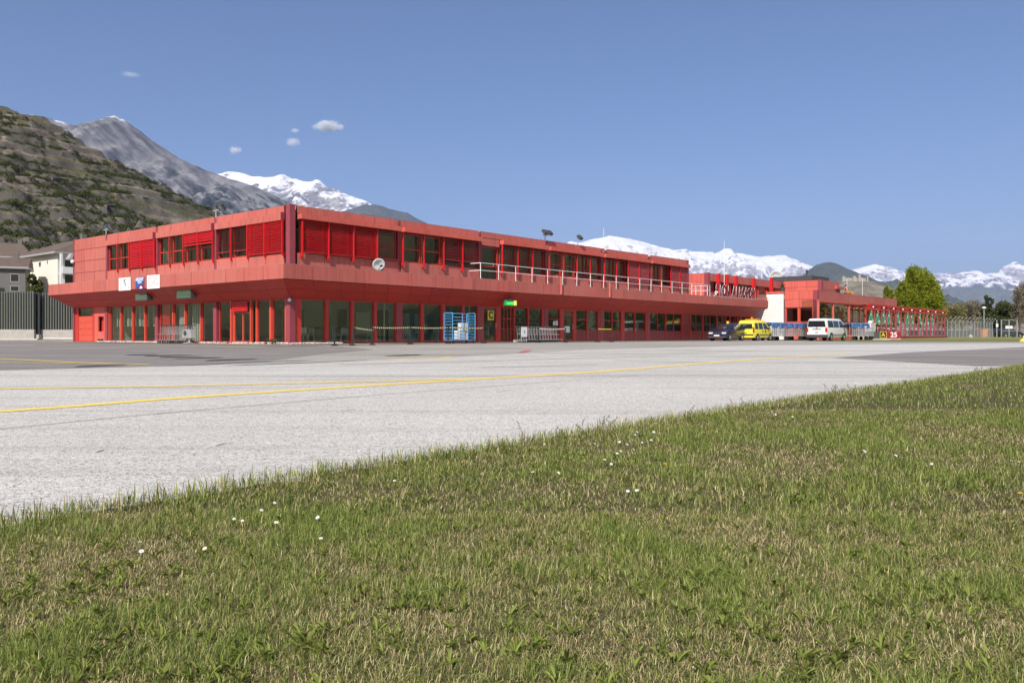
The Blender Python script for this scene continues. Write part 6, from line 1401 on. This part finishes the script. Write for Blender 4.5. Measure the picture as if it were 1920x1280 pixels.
# daisies and dandelions
def flower(name, label, cat, grp, c, r, petal_m, core_m, n):
    t = T(name, label, cat, (c[0], c[1], gz(c[1])), random.uniform(0,6), grp); h = .055
    mb = MB(); mb.tube([(0,0,0),(.008,0,h*.6),(.004,.003,h)], .0016, 5); obj('stem', mb, M['stemgreen'], t)
    mb = MB(); tilt = .5
    for k in range(n):
        a = 2*PI*k/n; d = Vector((math.cos(a), math.sin(a), .3)); s = Vector((-math.sin(a), math.cos(a), 0))*r*.2; o = Vector((.004,.003,h)); mb.add([tuple(o+d*r*.2-s*.5), tuple(o+d*r*.2+s*.5), tuple(o+d*r+s), tuple(o+d*r-s)],[(0,1,2,3)])
    obj('petals', mb, M[petal_m], t); mb = MB(); mb.ball((.004,.003,h+.003), r*.34, 8, 5, (1,1,.5)); obj('centre', mb, M[core_m], t); return t
M['petal'] = leafmat('daisy_petal', [(.72,.72,.70),(.78,.78,.76),(.8,.8,.8)], .25); M['petaly'] = leafmat('dandelion_petal', [(.75,.5,.01),(.8,.55,.015),(.8,.6,.02)], .2); M['core'] = simple('daisy_core', (.75,.5,.02), .8); M['stemgreen'] = simple('stem_green', (.08,.12,.03), .8)
d0 = None
for px, py in ((264,1033),(264,1047),(443,984),(483,968),(455,985),(514,994),(603,979),(603,1025),(389,1041),(508,950),(742,911),(917,836),(1018,836),(1109,836),(1162,834),(1154,848),(1158,857),(1184,849),(1197,830),(1190,820),(1143,876),(1177,930),(1196,929),(1002,895),(1037,890),(1155,835),(1170,838),(1225,812),(1453,777),(1617,850),(1670,858),(1700,862),(1745,874),(1888,871),(1902,873),(1190,812),(1222,830),(1130,870),(1690,850),(1617,851),(1487,784)):
    c = G(px, py+8)
    if d0 is None: d0 = flower('daisy','small white daisy flowering in the mown grass','flower','daisies in the grass',c,.0085,'petal','core',13); continue
    q = copy_tree(d0); s = random.uniform(.8,1.25)*(1+max(0,c[1]-5)*.05); q.scale = (s,s,1.1); q.location = (c[0],c[1],gz(c[1])); q.rotation_euler = (random.uniform(.2,.8), random.uniform(-.4,.4), random.uniform(-.5,.5))
d1 = None
for px, py in ((1343,814),(1247,878),(1814,774),(1912,936)):
    c = G(px, py+8)
    if d1 is None: d1 = flower('dandelion','yellow dandelion flowering in the mown grass','flower','dandelions in the grass',c,.014,'petaly','core',22); continue
    q = copy_tree(d1); q.location = (c[0],c[1],gz(c[1]))
# ---------------------------------------------------------------- clouds, air, sky, sun, camera
def cloud(px, py, D, wpx, hpx, label, dens, seed):
    rx, rz_ = wpx/F*D/2, hpx/F*D/2; mb = MB(); mb.ball((0,0,0),1.0,24,16); o = obj('cloud', mb, None, None, 180); o.location = at(px, D, zpx(py, D)); o.scale = (rx, rx*.6, rz_)
    m, nt, out = nodes('cloud_vapour'); v = N(nt,'ShaderNodeVolumePrincipled'); v.inputs['Color'].default_value = (1,1,1,1); v.inputs['Anisotropy'].default_value = -.35
    tc = N(nt,'ShaderNodeTexCoord'); ln = N(nt,'ShaderNodeVectorMath'); ln.operation = 'LENGTH'; L(nt,tc.outputs['Object'],ln.inputs[0]); n = N(nt,'ShaderNodeTexNoise',Scale=1.7,Detail=6.0,Roughness=.62)
    mp = N(nt,'ShaderNodeMapping'); mp.inputs['Location'].default_value = (seed,seed*2.3,0); mp.inputs['Scale'].default_value = (1.6,1,.9); L(nt,tc.outputs['Object'],mp.inputs[0]); L(nt,mp.outputs[0],n.inputs['Vector'])
    fo = ramp(nt, ln.outputs['Value'], [(.15,(1,)*3),(.95,(0,)*3)]); a = N(nt,'ShaderNodeMath'); a.operation='MULTIPLY_ADD'; L(nt,n.outputs[0],a.inputs[0]); a.inputs[1].default_value = 1.6
    sb = N(nt,'ShaderNodeMath'); sb.operation='ADD'; L(nt,fo,sb.inputs[0]); sb.inputs[1].default_value = -1.12; L(nt,sb.outputs[0],a.inputs[2])
    mu = N(nt,'ShaderNodeMath'); mu.operation='MULTIPLY'; L(nt,ramp(nt,a.outputs[0],[(0,(0,)*3),(.6,(1,)*3)]),mu.inputs[0]); mu.inputs[1].default_value = dens/rx; L(nt,mu.outputs[0],v.inputs['Density']); L(nt,v.outputs[0],out.inputs['Volume'])
    o.data.materials.append(m); tag(o, label, 'cloud', 'small fair-weather clouds')
CD = 45000
cloud(614,237,CD,84,30,'largest small white cloud, above the grey mountain ridge',6.5,1.0); cloud(549,267,CD,40,24,'small white cloud just below and left of the largest one',3.2,3.0); cloud(553,245,CD,26,14,'faint tiny cloud right beside the largest cloud',2.0,7.0); cloud(441,282,CD,36,22,'small cloud over the shoulder of the grey mountain',3.2,5.0); cloud(245,140,CD,60,16,'faint thin wisp of cloud high above the grey peak',1.0,9.0)
M['haze_mat'], nt, out = nodes('haze_air'); v = N(nt,'ShaderNodeVolumePrincipled'); v.inputs['Color'].default_value = (.56,.65,1,1); v.inputs['Density'].default_value = HAZE; v.inputs['Anisotropy'].default_value = .0; L(nt,v.outputs[0],out.inputs['Volume'])
mb = MB(); mb.box(-27000,-7000,-40,27000,25000,2950); tag(obj('haze', mb, M['haze_mat']), 'thin blue air between the camera and the far mountains', 'haze', kind='stuff')
SUN_EL, SUN_AZ = 45.0, 19.0            # light travels towards azimuth 19 degrees (forward, slightly right)
w = bpy.data.worlds.new('World'); scene.world = w; w.use_nodes = True; nt = w.node_tree; nt.nodes.clear()
sk = nt.nodes.new('ShaderNodeTexSky'); sk.sky_type = 'NISHITA'; sk.sun_disc = False; sk.sun_elevation = R(SUN_EL); sk.sun_rotation = R(180 + SUN_AZ); sk.altitude = 500; sk.air_density = .95; sk.dust_density = 3.5; sk.ozone_density = 8.0
bg = nt.nodes.new('ShaderNodeBackground'); bg.inputs[1].default_value = SKY; ow = nt.nodes.new('ShaderNodeOutputWorld'); nt.links.new(sk.outputs[0], bg.inputs[0]); nt.links.new(bg.outputs[0], ow.inputs[0])
sl = bpy.data.lights.new('sun', 'SUN'); sl.energy = 4.4; sl.angle = R(.53); sl.color = (1.0, .95, .87); so = bpy.data.objects.new('sun', sl); COL.objects.link(so)
d = Vector((math.sin(R(SUN_AZ))*math.cos(R(SUN_EL)), math.cos(R(SUN_AZ))*math.cos(R(SUN_EL)), -math.sin(R(SUN_EL)))); so.rotation_euler = d.to_track_quat('-Z','Y').to_euler(); so.location = (0,0,60)
cam = bpy.data.cameras.new('camera'); cam.sensor_width = 36; cam.lens = F/1920*36; cam.shift_y = -(640-HZ)/1920; cam.clip_start = .05; cam.clip_end = 120000
co = bpy.data.objects.new('camera', cam); COL.objects.link(co); co.location = (0,0,H); co.rotation_euler = (PI/2,0,0); scene.camera = co
scene.view_settings.view_transform = 'Standard'; scene.view_settings.look = 'None'; scene.view_settings.exposure = EXPO; scene.view_settings.gamma = 1.0
cy = scene.cycles; cy.max_bounces = 8; cy.diffuse_bounces = 4; cy.glossy_bounces = 3; cy.transmission_bounces = 4; cy.transparent_max_bounces = 12; cy.volume_bounces = 1; cy.volume_max_steps = 256; cy.sample_clamp_indirect = 4.0
cy.use_denoising = True; cy.use_adaptive_sampling = True; cy.adaptive_threshold = .015
